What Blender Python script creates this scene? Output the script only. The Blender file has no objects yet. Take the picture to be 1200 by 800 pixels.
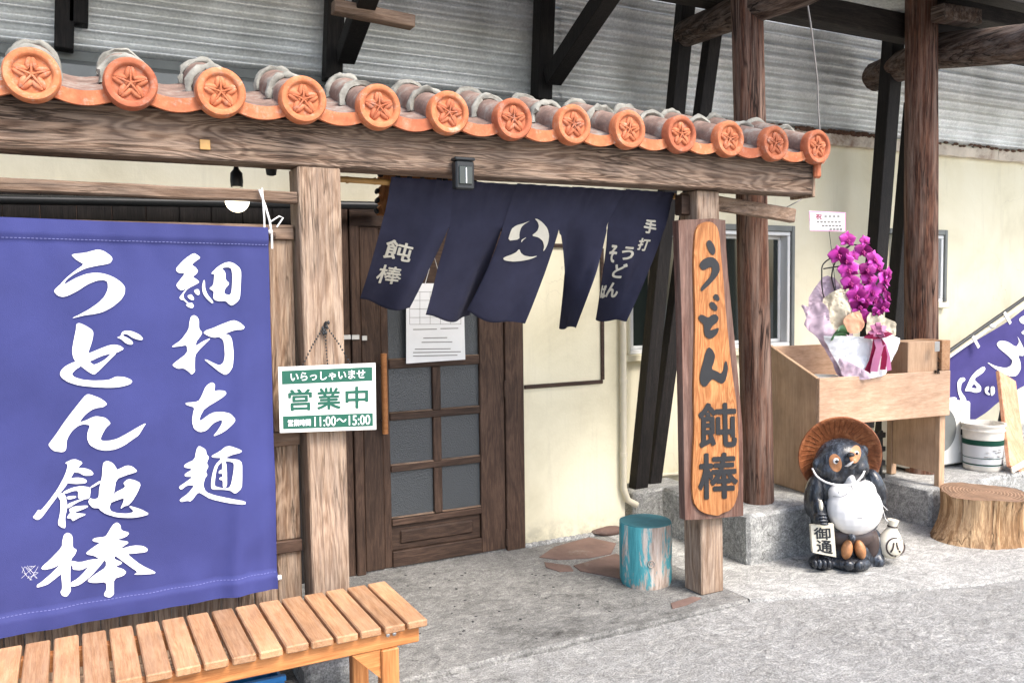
import bpy, bmesh, math, random
from mathutils import Vector, Matrix, noise
from mathutils.bvhtree import BVHTree
from mathutils.geometry import tessellate_polygon
random.seed(7)
S = bpy.context.scene
COL = S.collection
R = math.radians
# ------------------------------------------------------------------ camera
F = 1000.0
YAW, PITCH, ROLL, H = R(27.4), R(3.4), R(0.7), 1.55
_f = Vector((math.sin(YAW)*math.cos(PITCH), math.cos(YAW)*math.cos(PITCH), -math.sin(PITCH)))
_r0 = Vector((math.cos(YAW), -math.sin(YAW), 0)); _u0 = _r0.cross(_f)
_r = math.cos(ROLL)*_r0 - math.sin(ROLL)*_u0
_u = math.cos(ROLL)*_u0 + math.sin(ROLL)*_r0
CP = Vector((0, 0, H))
cam = bpy.data.cameras.new('camera'); cam.sensor_width = 36; cam.lens = 36*F/1200
cam.clip_start = .05; cam.clip_end = 500
co = bpy.data.objects.new('camera', cam); COL.objects.link(co)
co.matrix_world = Matrix(((_r.x, _u.x, -_f.x, CP.x), (_r.y, _u.y, -_f.y, CP.y), (_r.z, _u.z, -_f.z, CP.z), (0, 0, 0, 1)))
S.camera = co
# ------------------------------------------------------------------ sky, sun, exposure
SUN_EL, SUN_AZ = R(52), R(158)          # azimuth measured from +Y towards +X
w = bpy.data.worlds.new('World'); S.world = w; w.use_nodes = True
nt = w.node_tree; bg = nt.nodes['Background']
sk = nt.nodes.new('ShaderNodeTexSky'); sk.sky_type = 'NISHITA'; sk.sun_disc = False
sk.sun_elevation = SUN_EL; sk.sun_rotation = SUN_AZ; sk.dust_density = 3.0; sk.air_density = 1.0; sk.ozone_density = .6
nt.links.new(sk.outputs[0], bg.inputs[0]); bg.inputs[1].default_value = .15
sl = bpy.data.lights.new('sun', 'SUN'); sl.energy = 1.5; sl.angle = R(22); sl.color = (1, .96, .9)
so = bpy.data.objects.new('sun', sl); COL.objects.link(so)
sd = Vector((math.sin(SUN_AZ)*math.cos(SUN_EL), math.cos(SUN_AZ)*math.cos(SUN_EL), math.sin(SUN_EL)))
so.rotation_euler = sd.to_track_quat('Z', 'Y').to_euler(); so.location = (0, -8, 12)
S.view_settings.view_transform = 'Standard'; S.view_settings.look = 'None'; S.view_settings.gamma = 1
S.view_settings.use_curve_mapping = False; S.view_settings.exposure = 1.52
S.cycles.max_bounces = 8; S.cycles.use_denoising = True

# ------------------------------------------------------------------ pixel -> place
def ray(x, y): return _f + _r*((x-600)/F) - _u*((y-400)/F)
def PA(x, y, ax, v):
    d = ray(x, y); return CP + d*((v-CP[ax])/d[ax])
def PY(x, y, Y): return PA(x, y, 1, Y)
def PZ(x, y, z=0): return PA(x, y, 2, z)
def PXX(x, y, X): return PA(x, y, 0, X)

# ------------------------------------------------------------------ mesh helpers
ORG = {}; BVH = {}
def newbm(): return bmesh.new()
def fin(name, bm, mat, parent=None, smooth=None, bvh=False, loc=None):
    bmesh.ops.recalc_face_normals(bm, faces=bm.faces)
    if bvh: tree = BVHTree.FromBMesh(bm)
    off = ORG[parent.name] if parent else (Vector(loc) if loc is not None else Vector((0, 0, 0)))
    bmesh.ops.translate(bm, verts=bm.verts, vec=-off)
    me = bpy.data.meshes.new(name); bm.to_mesh(me); bm.free()
    for m_ in (mat if isinstance(mat, (list, tuple)) else [mat]): me.materials.append(m_)
    if smooth is not None:
        me.shade_smooth(); me.set_sharp_from_angle(angle=R(smooth))
    o = bpy.data.objects.new(name, me); COL.objects.link(o)
    if parent: o.parent = parent
    else: o.location = off
    ORG[o.name] = off
    if bvh: BVH[o.name] = tree
    return o
def thing(name, label, cat, loc=(0, 0, 0), group=None):
    o = bpy.data.objects.new(name, None); COL.objects.link(o); o.location = loc; o.empty_display_size = .1
    ORG[o.name] = Vector(loc); return tag(o, label, cat, group)
def tag(o, label, cat, group=None):
    o['label'] = label; o['category'] = cat
    if group: o['group'] = group
    return o
def struct(o): o['kind'] = 'structure'; return o
def dup(o, parent, dv=(0, 0, 0)):
    c = o.copy(); COL.objects.link(c); c.parent = parent
    c.location = o.location + Vector(dv); ORG[c.name] = ORG[o.name]
    for ch in list(o.children):
        d = ch.copy(); COL.objects.link(d); d.parent = c
    return c
def box(bm, x0, x1, y0, y1, z0, z1, bev=0):
    vs = [bm.verts.new((x, y, z)) for x in (x0, x1) for y in (y0, y1) for z in (z0, z1)]
    fs = [bm.faces.new([vs[i] for i in q]) for q in ((0, 1, 3, 2), (4, 6, 7, 5), (0, 4, 5, 1), (2, 3, 7, 6), (0, 2, 6, 4), (1, 5, 7, 3))]
    if bev:
        es = list({e for f in fs for e in f.edges})
        bmesh.ops.bevel(bm, geom=es, offset=bev, segments=1, affect='EDGES', profile=.5)
def hexa(bm, p, bev=0):
    """8 points: bottom a b c d, top a b c d"""
    vs = [bm.verts.new(q) for q in p]
    fs = [bm.faces.new([vs[i] for i in q]) for q in ((0, 1, 2, 3), (4, 7, 6, 5), (0, 4, 5, 1), (1, 5, 6, 2), (2, 6, 7, 3), (3, 7, 4, 0))]
    if bev:
        es = list({e for f in fs for e in f.edges})
        bmesh.ops.bevel(bm, geom=es, offset=bev, segments=1, affect='EDGES', profile=.5)
def bar(bm, a, b, w_, h_, up=(0, 0, 1), bev=0):
    a, b = Vector(a), Vector(b); d = (b-a).normalized(); s_ = d.cross(Vector(up)).normalized(); t = s_.cross(d)
    q = [(-1, -1), (1, -1), (1, 1), (-1, 1)]
    hexa(bm, [a+s_*(i*w_/2)+t*(j*h_/2) for i, j in q]+[b+s_*(i*w_/2)+t*(j*h_/2) for i, j in q], bev)
def tube(bm, pts, rad, n=10, cap=True, rough=0, seed=0):
    pts = [Vector(p) for p in pts]; rings = []
    if not hasattr(rad, '__len__'): rad = [rad]*len(pts)
    ref = None
    for i, p in enumerate(pts):
        d = (pts[min(i+1, len(pts)-1)]-pts[max(i-1, 0)]).normalized()
        if ref is None: ref = d.orthogonal().normalized()
        ref = (ref-d*ref.dot(d)).normalized(); s2 = d.cross(ref)
        ring = []
        for k in range(n):
            a = 2*math.pi*k/n; rr = rad[i]
            v = ref*math.cos(a)+s2*math.sin(a)
            if rough: rr *= 1+rough*noise.noise((v*1.7+Vector((seed, seed*.7, p.length*1.3))))+rough*.5*noise.noise(v*5+Vector((seed, 0, p.length*3)))
            ring.append(bm.verts.new(p+v*rr))
        rings.append(ring)
    for a, b in zip(rings, rings[1:]):
        for k in range(n): bm.faces.new((a[k], a[(k+1) % n], b[(k+1) % n], b[k]))
    if cap: bm.faces.new(rings[0][::-1]); bm.faces.new(rings[-1])
def lathe(bm, prof, c, n=24, M=None, cap=True):
    c = Vector(c); M = M or Matrix.Identity(3); rings = []
    for r_, z_ in prof:
        rings.append([bm.verts.new(c+M @ Vector((r_*math.cos(2*math.pi*k/n), r_*math.sin(2*math.pi*k/n), z_))) for k in range(n)])
    for a, b in zip(rings, rings[1:]):
        for k in range(n): bm.faces.new((a[k], a[(k+1) % n], b[(k+1) % n], b[k]))
    if cap: bm.faces.new(rings[0][::-1]); bm.faces.new(rings[-1])
def ell(bm, c, r_, M=None, u_=16, v_=10):
    m4 = Matrix.Translation(Vector(c)) @ (M.to_4x4() if M else Matrix.Identity(4)) @ Matrix.Diagonal((*r_, 1))
    bmesh.ops.create_uvsphere(bm, u_segments=u_, v_segments=v_, radius=1, matrix=m4)
def grid(bm, fn, nu, nv):
    g = [[bm.verts.new(fn(i/nu, j/nv)) for j in range(nv+1)] for i in range(nu+1)]
    for i in range(nu):
        for j in range(nv): bm.faces.new((g[i][j], g[i+1][j], g[i+1][j+1], g[i][j+1]))
    return g
def solid_grid(bm, fn, nu, nv, th):
    """a sheet with thickness th (vector offset)"""
    th = Vector(th)
    a = grid(bm, fn, nu, nv); b = grid(bm, lambda s, t: Vector(fn(s, t))+th, nu, nv)
    ed = [(i, 0) for i in range(nu)]+[(nu, j) for j in range(nv)]+[(i, nv) for i in range(nu, 0, -1)]+[(0, j) for j in range(nv, 0, -1)]
    for k in range(len(ed)):
        p, q = ed[k], ed[(k+1) % len(ed)]
        bm.faces.new((a[p[0]][p[1]], b[p[0]][p[1]], b[q[0]][q[1]], a[q[0]][q[1]]))
def prism(bm, pts, ext):
    ext = Vector(ext); n = len(pts)
    a = [bm.verts.new(p) for p in pts]; b = [bm.verts.new(Vector(p)+ext) for p in pts]
    for t in tessellate_polygon([[Vector(p) for p in pts]]):
        bm.faces.new([a[i] for i in t]); bm.faces.new([b[i] for i in t[::-1]])
    for i in range(n): bm.faces.new((a[i], a[(i+1) % n], b[(i+1) % n], b[i]))

# ------------------------------------------------------------------ materials
class Mat:
    def __init__(s, name):
        s.m = bpy.data.materials.new(name); s.m.use_nodes = True; s.t = s.m.node_tree; s.b = s.t.nodes['Principled BSDF']
    def n(s, typ, **kw):
        nd = s.t.nodes.new('ShaderNode'+typ)
        for k, v in kw.items():
            if k in nd.inputs: s.set(nd.inputs[k], v)
            else: setattr(nd, k, v)
        return nd
    def set(s, inp, v):
        if isinstance(v, bpy.types.NodeSocket): s.t.links.new(v, inp)
        elif isinstance(v, bpy.types.Node): s.t.links.new(v.outputs[0], inp)
        else: inp.default_value = v
    def ramp(s, fac, stops):
        nd = s.n('ValToRGB'); s.set(nd.inputs[0], fac); el = nd.color_ramp.elements
        while len(el) < len(stops): el.new(.5)
        for e, (p, c) in zip(el, stops): e.position = p; e.color = (*c, 1) if len(c) == 3 else c
        return nd.outputs[0]
    def math(s, op, a, b=0.0):
        nd = s.n('Math', operation=op); s.set(nd.inputs[0], a); s.set(nd.inputs[1], b); return nd.outputs[0]
    def mix(s, fac, a, b, mode='MIX'):
        nd = s.n('MixRGB', blend_type=mode); s.set(nd.inputs[0], fac); s.set(nd.inputs[1], a if not isinstance(a, tuple) else (*a, 1)[:4]); s.set(nd.inputs[2], b if not isinstance(b, tuple) else (*b, 1)[:4]); return nd.outputs[0]
    def coord(s, scale=(1, 1, 1), rnd=True):
        tc = s.n('TexCoord').outputs['Object']
        if rnd:
            oi = s.n('ObjectInfo').outputs['Random']; mu = s.math('MULTIPLY', oi, 37.0)
            va = s.n('VectorMath', operation='ADD'); s.set(va.inputs[0], tc); s.set(va.inputs[1], mu); tc = va.outputs[0]
        mp = s.n('Mapping'); s.set(mp.inputs['Vector'], tc); mp.inputs['Scale'].default_value = scale; return mp.outputs[0]
    def noise(s, vec, scale, detail=5, rough=.6, dist=0):
        nd = s.n('TexNoise'); s.set(nd.inputs['Vector'], vec); nd.inputs['Scale'].default_value = scale
        nd.inputs['Detail'].default_value = detail; nd.inputs['Roughness'].default_value = rough; nd.inputs['Distortion'].default_value = dist
        return nd.outputs[0]
    def bump(s, h, strength=.3, dist=.01):
        nd = s.n('Bump'); s.set(nd.inputs['Height'], h); nd.inputs['Strength'].default_value = strength; nd.inputs['Distance'].default_value = dist
        s.set(s.b.inputs['Normal'], nd.outputs[0])
    def out(s, col, rough=.7, metal=0, spec=.4):
        s.set(s.b.inputs['Base Color'], col if not isinstance(col, tuple) else (*col, 1)[:4])
        s.set(s.b.inputs['Roughness'], rough); s.b.inputs['Metallic'].default_value = metal
        s.b.inputs['Specular IOR Level'].default_value = spec; return s.m
def sc3(c, k): return tuple(min(1, x*k) for x in c)
def wood(name, dark, light, axis='X', s=1.0, rough=.75, bump=.35, rings=.5, grey=0.0, greyc=(.3, .27, .24), crack=0.0):
    a = Mat(name); i = 'XYZ'.index(axis)
    st = [30.0]*3; st[i] = 1.6; lo = [4.0]*3; lo[i] = .55; fi = [90.0]*3; fi[i] = 5.0
    v = a.coord([x*s for x in st]); vl = a.coord([x*s for x in lo]); vf_ = a.coord([x*s for x in fi])
    g = a.noise(v, 3.0, 8, .72, .25); big = a.noise(vl, 1.3, 4, .5, .6); fg = a.noise(vf_, 3.0, 4, .7)
    wv = a.math('SINE', a.math('MULTIPLY', big, 150.0*rings+20)); wv = a.math('MULTIPLY_ADD', wv, .5); a.t.nodes[-1].inputs[2].default_value = .5
    f = a.math('ADD', a.math('ADD', a.math('MULTIPLY', g, .5), a.math('MULTIPLY', fg, .36)), a.math('MULTIPLY', a.math('SUBTRACT', wv, .3), .22*rings+.02))
    col = a.ramp(f, [(.24, sc3(dark, .6)), (.4, dark), (.6, light), (.88, sc3(light, 1.2))])
    pt = a.noise(a.coord((2, 2, 2)), 1.6, 4, .6)
    col = a.mix(1.0, col, a.ramp(pt, [(.3, (.72, .69, .66)), (.7, (1.14, 1.1, 1.06))]), 'MULTIPLY')
    hv = a.n('HueSaturation'); a.set(hv.inputs['Color'], col); a.set(hv.inputs['Value'], a.math('ADD', a.math('MULTIPLY', a.n('ObjectInfo').outputs['Random'], .36), .84)); col = hv.outputs[0]
    if grey: col = a.mix(a.math('MULTIPLY', a.ramp(a.noise(v, 1.1, 6, .7), [(.42, (0, 0, 0)), (.66, (1, 1, 1))]), grey), col, greyc)
    if crack:
        cs_ = [9.0]*3; cs_[i] = .5; cn = a.noise(a.coord([x*s for x in cs_]), 2.6, 5, .55, .5)
        ck = a.ramp(a.math('ABSOLUTE', a.math('SUBTRACT', cn, .5)), [(.0, (1, 1, 1)), (.012, (.6, .6, .6)), (.026, (0, 0, 0))])
        wh = a.ramp(a.noise(a.coord((1.3, 1.3, 1.3)), 2.2, 3, .6), [(.42, (0, 0, 0)), (.58, (1, 1, 1))])
        ck = a.math('MULTIPLY', a.math('MULTIPLY', ck, wh), crack)
        col = a.mix(ck, col, sc3(dark, .22)); f = a.math('SUBTRACT', f, a.math('MULTIPLY', ck, .8))
        kn = a.n('TexVoronoi', Scale=1.0); ks = [5.5]*3; ks[i] = 2.2; a.set(kn.inputs['Vector'], a.coord(ks))
        col = a.mix(a.ramp(kn.outputs['Distance'], [(.035, (.75, .75, .75)), (.075, (0, 0, 0))]), col, sc3(dark, .35))
    a.bump(f, bump, .012); return a.out(col, rough, 0, .3)
def plain(name, c, rough=.6, var=.18, scale=6, metal=0, bump=.1, spec=.4, dirt=None, bs=60):
    a = Mat(name); v = a.coord(); n1 = a.noise(v, scale, 6, .65); n2 = a.noise(v, bs, 3, .6)
    col = a.mix(1.0, c, a.ramp(n1, [(.3, (1-var,)*3), (.7, (1+var*.6,)*3)]), 'MULTIPLY')
    if dirt: col = a.mix(a.ramp(a.noise(v, scale*.7, 8, .72, .4), [(.55, (0, 0, 0)), (.75, (1, 1, 1))]), col, dirt)
    if bump: a.bump(n2, bump, .004)
    return a.out(col, rough, metal, spec)
def concrete(name, c, dark, patch=1.0, bump=.5, sp=1.0):
    a = Mat(name); v = a.coord((1, 1, 1), False)
    n1 = a.noise(v, 1.1*sp, 8, .68, .5); n2 = a.noise(v, 9*sp, 8, .75, .3); n3 = a.noise(v, 120, 3, .7)
    n2 = a.math('MULTIPLY_ADD', n2, 1.6); a.t.nodes[-1].inputs[2].default_value = -.3
    f = a.math('ADD', a.math('MULTIPLY', n1, .6*patch), a.math('MULTIPLY', n2, .4))
    col = a.ramp(f, [(.30, dark), (.45, sc3(c, .72)), (.58, c), (.78, sc3(c, 1.3))])
    col = a.mix(.55, col, a.ramp(n3, [(.34, (.2, .2, .2)), (.48, (.9, .9, .9)), (.68, (1.7, 1.7, 1.68))]), 'MULTIPLY')
    vo = a.n('TexVoronoi', feature='DISTANCE_TO_EDGE', Scale=.45); wob = a.n('VectorMath', operation='ADD')
    nv = a.n('TexNoise', Scale=3.0, Detail=6.0); a.set(nv.inputs['Vector'], v)
    a.set(wob.inputs[0], v); a.set(wob.inputs[1], nv.outputs['Color']); a.set(vo.inputs['Vector'], wob.outputs[0])
    crack = a.math('MULTIPLY', a.math('LESS_THAN', vo.outputs['Distance'], .0022), a.ramp(a.noise(v, .9, 2, .5), [(.5, (0, 0, 0)), (.56, (1, 1, 1))]))
    col = a.mix(a.math('MULTIPLY', crack, .55), col, (.05, .045, .04))
    wv = a.noise(a.coord((3.2, 5, 4), False), 2.2, 8, .72, 3.5)     # trowel sweeps
    col = a.mix(.75, col, a.ramp(wv, [(.35, (.6, .6, .6)), (.5, (1, 1, 1)), (.64, (1.5, 1.5, 1.47))]), 'MULTIPLY')
    a.bump(a.math('ADD', a.math('MULTIPLY', n3, .35), a.math('ADD', n2, wv)), bump, .012)
    return a.out(col, .9, 0, .25)
def emit(name, c, s_):
    a = Mat(name); a.b.inputs['Emission Color'].default_value = (*c, 1); a.b.inputs['Emission Strength'].default_value = s_; return a.out(c, .3)

W = {}
W['beam'] = wood('weathered_beam_wood', (.165, .105, .072), (.34, .245, .18), 'X', 1.1, .8, .8, .9, .2, crack=.9)
W['post'] = wood('weathered_post_wood', (.24, .16, .11), (.46, .35, .26), 'Z', 1.2, .8, .7, .45, .35, (.5, .42, .35), crack=.7)
W['panelx'] = wood('weathered_rail_wood', (.17, .11, .075), (.35, .25, .18), 'X', 1.3, .8, .5, .3, .2, crack=.7)
W['panel'] = wood('weathered_panel_wood', (.2, .125, .08), (.42, .31, .22), 'Z', 1.4, .8, .7, .5, .35, (.45, .38, .31), crack=.7)
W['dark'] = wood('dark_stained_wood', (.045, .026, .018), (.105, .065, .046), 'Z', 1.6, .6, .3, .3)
W['darkx'] = wood('dark_stained_rail_wood', (.045, .026, .018), (.105, .065, .046), 'X', 1.6, .6, .3, .3)
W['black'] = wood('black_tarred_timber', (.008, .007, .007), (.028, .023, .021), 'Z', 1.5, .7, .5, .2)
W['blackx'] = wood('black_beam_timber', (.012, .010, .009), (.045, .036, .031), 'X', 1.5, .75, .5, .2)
W['log'] = wood('rough_log_wood', (.06, .024, .015), (.21, .1, .063), 'Z', .8, .9, 1.0, .3, .55, (.33, .24, .19), crack=1.0)
W['logy'] = wood('rough_cross_log_wood', (.04, .024, .018), (.15, .1, .075), 'Y', .9, .9, 1.0, .25, .5, (.3, .25, .22), crack=1.0)
W['slat'] = wood('bench_slat_wood', (.36, .19, .095), (.54, .33, .185), 'Y', 1.6, .6, .2, .2, .25, (.5, .36, .25))
W['bench'] = wood('bench_frame_wood', (.45, .18, .06), (.66, .31, .12), 'X', 1.0, .5, .2, .25)
W['benchz'] = wood('bench_leg_wood', (.45, .18, .06), (.66, .31, .12), 'Z', 1.0, .5, .2, .25)
W['ply'] = wood('pale_plywood', (.42, .28, .18), (.55, .4, .28), 'Z', .8, .6, .12, .12)
W['plyx'] = wood('pale_board_wood', (.5, .33, .22), (.68, .5, .37), 'X', .8, .6, .15, .15)
W['signf'] = wood('carved_sign_wood', (.46, .18, .06), (.7, .34, .14), 'Z', 1.3, .5, .7, .55)
W['bark'] = wood('sign_bark_edge', (.1, .05, .038), (.25, .155, .125), 'Z', .6, .9, 1.0, .2, .2)
W['stump'] = wood('split_stump_wood', (.3, .17, .08), (.76, .53, .31), 'Z', .6, .75, 1.0, .4, .3, (.3, .21, .14), crack=1.0)
W['bamboo'] = plain('bamboo_yellow', (.52, .3, .1), .4, .3, 9)
W['plank'] = wood('leaning_orange_plank', (.55, .26, .15), (.72, .44, .3), 'Z', 1, .7, .2, .3)
a = Mat('cream_painted_wall'); v = a.coord((1, 1, 1), False); n1 = a.noise(v, 1.3, 7, .65, .4); n2 = a.noise(a.coord((9, 9, .7), False), 1.6, 7, .7); n3 = a.noise(v, 50, 4, .65)
col = a.ramp(n1, [(.3, (.66, .6, .42)), (.5, (.8, .74, .545)), (.75, (.86, .81, .63))])
col = a.mix(a.ramp(n2, [(.55, (0, 0, 0)), (.8, (.4, .4, .4))]), col, (.52, .47, .34))
hz = a.n('SeparateXYZ'); a.set(hz.inputs[0], a.n('TexCoord').outputs['Object'])
gr = a.math('MULTIPLY', a.ramp(hz.outputs[2], [(.0, (1, 1, 1)), (.16, (0, 0, 0))]), a.ramp(a.noise(v, 7, 8, .75), [(.4, (0, 0, 0)), (.6, (1, 1, 1))]))
col = a.mix(a.math('MULTIPLY', gr, .75), col, (.2, .185, .15))
vo = a.n('TexVoronoi', feature='DISTANCE_TO_EDGE', Scale=.9); nv = a.n('TexNoise', Scale=2.5, Detail=6.0); a.set(nv.inputs['Vector'], v); wb = a.n('VectorMath', operation='ADD'); a.set(wb.inputs[0], v); a.set(wb.inputs[1], nv.outputs['Color']); a.set(vo.inputs['Vector'], wb.outputs[0])
col = a.mix(a.math('MULTIPLY', a.math('MULTIPLY', a.math('LESS_THAN', vo.outputs['Distance'], .0016), a.ramp(a.noise(v, .8, 2, .5), [(.54, (0, 0, 0)), (.6, (1, 1, 1))])), .35), col, (.25, .22, .17))
a.bump(n3, .3, .004); W['cream'] = a.out(col, .75, 0, .3)
W['conc'] = concrete('porch_concrete', (.225, .22, .208), (.055, .052, .048), 1.12, .7)
W['road'] = concrete('road_concrete', (.4, .395, .38), (.24, .235, .222), .7, .8, 1.2)
W['yard'] = concrete('forecourt_concrete', (.43, .425, .405), (.3, .295, .28), .9, .5)
W['blk'] = concrete('footing_concrete', (.38, .38, .365), (.2, .2, .19), 1, .5, 2.2)
W['navy'] = plain('navy_noren_cloth', (.036, .037, .066), .85, .25, 5, 0, .25, .2, None, 300)
W['navy2'] = plain('flag_purple_cloth', (.05, .042, .16), .8, .15, 4, 0, .2, .2, None, 250)
W['blue'] = plain('banner_blue_cloth', (.041, .047, .17), .75, .2, 1.7, 0, .25, .25, None, 420)
W['bluel'] = plain('pale_blue_thread', (.16, .17, .38), .8, .1, 9, 0, 0)
W['white'] = plain('white_print', (.86, .87, .88), .6, .04, 8, 0, 0)
W['creamp'] = plain('cream_print', (.7, .66, .55), .8, .08, 20, 0, .1)
W['ink'] = plain('black_ink', (.018, .019, .022), .5, .2, 9, 0, .1)
W['green'] = plain('dark_green_paint', (.012, .1, .065), .45, .08, 9, 0, 0)
W['paper'] = plain('white_paper', (.8, .81, .82), .7, .05, 5, 0, .05)
W['pinkpaper'] = plain('mauve_wrapping_paper', (.55, .42, .5), .6, .12, 6, 0, .1)
W['cpaper'] = plain('cream_wrapping_paper', (.6, .53, .4), .6, .12, 6, 0, .1)
W['opaper'] = plain('peach_wrapping_paper', (.7, .36, .22), .6, .12, 6, 0, .1)
W['rib1'] = plain('pink_ribbon', (.72, .3, .5), .3, .1, 8, 0, 0)
W['rib2'] = plain('crimson_ribbon', (.36, .015, .08), .3, .1, 8, 0, 0)
W['metalg'] = plain('grey_flashing', (.2, .21, .2), .55, .25, 3, .3, .1, .4, (.1, .09, .08))
W['alu'] = plain('white_window_frame', (.72, .73, .72), .4, .06, 5, 0, 0)
W['steel'] = plain('steel', (.55, .55, .55), .3, .1, 9, 1, 0)
W['plast'] = plain('black_plastic', (.018, .02, .022), .4, .2, 9, 0, .05)
W['acw'] = plain('off_white_casing', (.72, .72, .68), .45, .06, 4, 0, 0)
W['buck'] = plain('white_bucket_plastic', (.72, .68, .6), .45, .2, 7, 0, .05, .4, (.4, .34, .28))
W['cordw'] = plain('white_cord', (.75, .74, .72), .8, .1, 9, 0, 0)
W['bluep'] = plain('blue_crate_plastic', (.02, .17, .45), .4, .1, 9, 0, 0)
W['rot'] = plain('peeling_trim', (.66, .58, .48), .85, .25, 5, 0, .3, .3, (.2, .09, .045))
W['wire'] = plain('grey_wire', (.22, .21, .2), .6, .1, 9, 0, 0)
W['leaf'] = plain('dark_green_leaf', (.03, .09, .03), .4, .3, 9, 0, 0)
W['stem'] = plain('black_support_wire', (.02, .02, .018), .5, .2, 9, 0, 0)
W['pipe'] = plain('painted_pipe', (.66, .6, .46), .5, .1, 5, 0, 0)
# terracotta
a = Mat('terracotta'); v = a.coord(); n1 = a.noise(v, 14, 6, .7)
col = a.ramp(n1, [(.3, (.35, .1, .042)), (.55, (.5, .17, .075)), (.8, (.6, .3, .18))])
col = a.mix(a.ramp(a.noise(v, 22, 8, .75), [(.54, (0, 0, 0)), (.72, (.75, .75, .75))]), col, (.5, .4, .33))
hv = a.n('HueSaturation'); a.set(hv.inputs['Color'], col); a.set(hv.inputs['Value'], a.math('ADD', a.math('MULTIPLY', a.n('ObjectInfo').outputs['Random'], .32), .78))
a.set(hv.inputs['Hue'], a.math('ADD', a.math('MULTIPLY', a.n('ObjectInfo').outputs['Random'], .008), .494))
a.bump(n1, .35, .006); W['terra'] = a.out(hv.outputs[0], .75, 0, .3)
a = Mat('old_grey_tile'); v = a.coord(); n1 = a.noise(v, 9, 7, .75)
col = a.ramp(n1, [(.3, (.11, .085, .075)), (.5, (.24, .16, .13)), (.62, (.3, .27, .24)), (.8, (.42, .4, .37))])
a.bump(n1, .5, .01); W['tile'] = a.out(col, .9, 0, .2)
W['mortar'] = plain('lichen_mortar', (.27, .265, .235), .95, .5, 12, 0, .8, .2, (.2, .19, .16), 40)
# galvanised corrugated sheet
a = Mat('galvanised_sheet'); v = a.coord((1, 1, 1), False)
vo = a.n('TexVoronoi', Scale=90.0); a.set(vo.inputs['Vector'], v)
n1 = a.noise(v, 2.0, 6, .65); n2 = a.noise(a.coord((1, 1, 9), False), 2.5, 6, .7)
col = a.ramp(vo.outputs['Color'], [(.2, (.74, .75, .745)), (.8, (.88, .89, .88))])
col = a.mix(1.0, col, a.ramp(n1, [(.3, (.7, .7, .68)), (.7, (1.2, 1.2, 1.2))]), 'MULTIPLY')
col = a.mix(a.ramp(n2, [(.63, (0, 0, 0)), (.8, (.5, .5, .5))]), col, (.16, .12, .09))
a.bump(vo.outputs['Color'], .06, .004); W['galv'] = a.out(col, .38, .45, .5)
# obscure glass
a = Mat('obscure_door_glass'); v = a.coord(); vo = a.n('TexVoronoi', Scale=160.0); a.set(vo.inputs['Vector'], v)
a.bump(vo.outputs['Distance'], .5, .004); W['glass'] = a.out((.05, .056, .062), .22, 0, .6)
a = Mat('window_glass'); a.b.inputs['Coat Weight'].default_value = .3; W['wglass'] = a.out((.018, .024, .022), .06, 0, .5)
# teal worn paint
a = Mat('worn_teal_paint'); v = a.coord((6, 6, 1.3)); n1 = a.noise(v, 3, 8, .72, .6); n2 = a.noise(a.coord((16, 16, 1.5)), 3, 7, .7)
bare = a.ramp(n2, [(.3, (.25, .17, .13)), (.5, (.5, .4, .33)), (.75, (.74, .68, .62))])
teal = a.ramp(n2, [(.3, (.035, .22, .25)), (.7, (.1, .42, .46))])
nx = a.n('SeparateXYZ'); a.set(nx.inputs[0], a.n('TexCoord').outputs['Object'])
side = a.math('ADD', n1, a.math('MULTIPLY', a.math('ABSOLUTE', a.math('ADD', nx.outputs[0], .02)), 1.3))
a.bump(n2, .6, .01); W['teal'] = a.out(a.mix(a.ramp(side, [(.54, (0, 0, 0)), (.61, (1, 1, 1))]), bare, teal), .65)
W['tealtop'] = plain('teal_painted_top', (.05, .21, .24), .65, .25, 9, 0, .3, .4, (.14, .2, .2))
a = Mat('stump_end_grain'); tc = a.n('TexCoord').outputs['Object']; ln = a.n('VectorMath', operation='LENGTH'); mp = a.n('Mapping'); a.set(mp.inputs[0], tc); mp.inputs['Scale'].default_value = (1, 1, 0)
a.set(ln.inputs[0], mp.outputs[0]); nn = a.noise(tc, 8, 5, .6)
rg = a.math('SINE', a.math('MULTIPLY', a.math('ADD', ln.outputs['Value'], a.math('MULTIPLY', nn, .05)), 330.0))
col = a.ramp(rg, [(.0, (.17, .095, .055)), (1, (.36, .23, .145))])
col = a.mix(1.0, col, a.ramp(nn, [(.3, (.6, .6, .6)), (.7, (1.2, 1.2, 1.2))]), 'MULTIPLY'); a.bump(nn, .4, .01); W['endgrain'] = a.out(col, .7)
# flagstone
W['flag'] = plain('brown_flagstone', (.18, .115, .095), .8, .3, 5, 0, .5, .3, (.3, .26, .22), 30)
# orchid
a = Mat('orchid_petal'); v = a.coord(); vn = a.noise(v, 60, 4, .6)
a.b.inputs['Subsurface Weight'].default_value = .0
pl_ = a.n('VectorMath', operation='LENGTH'); a.set(pl_.inputs[0], a.n('TexCoord').outputs['Object'])
pf = a.math('ADD', a.math('MULTIPLY', pl_.outputs['Value'], 16.0), a.math('MULTIPLY', vn, .35))
W['petal'] = a.out(a.ramp(pf, [(.25, (.4, .012, .22)), (.45, (.58, .04, .42)), (.75, (.7, .09, .54)), (1.0, (.84, .36, .74))]), .5, 0, .3)
W['lip'] = plain('orchid_lip', (.3, .005, .15), .4, .2, 9, 0, 0)
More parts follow.
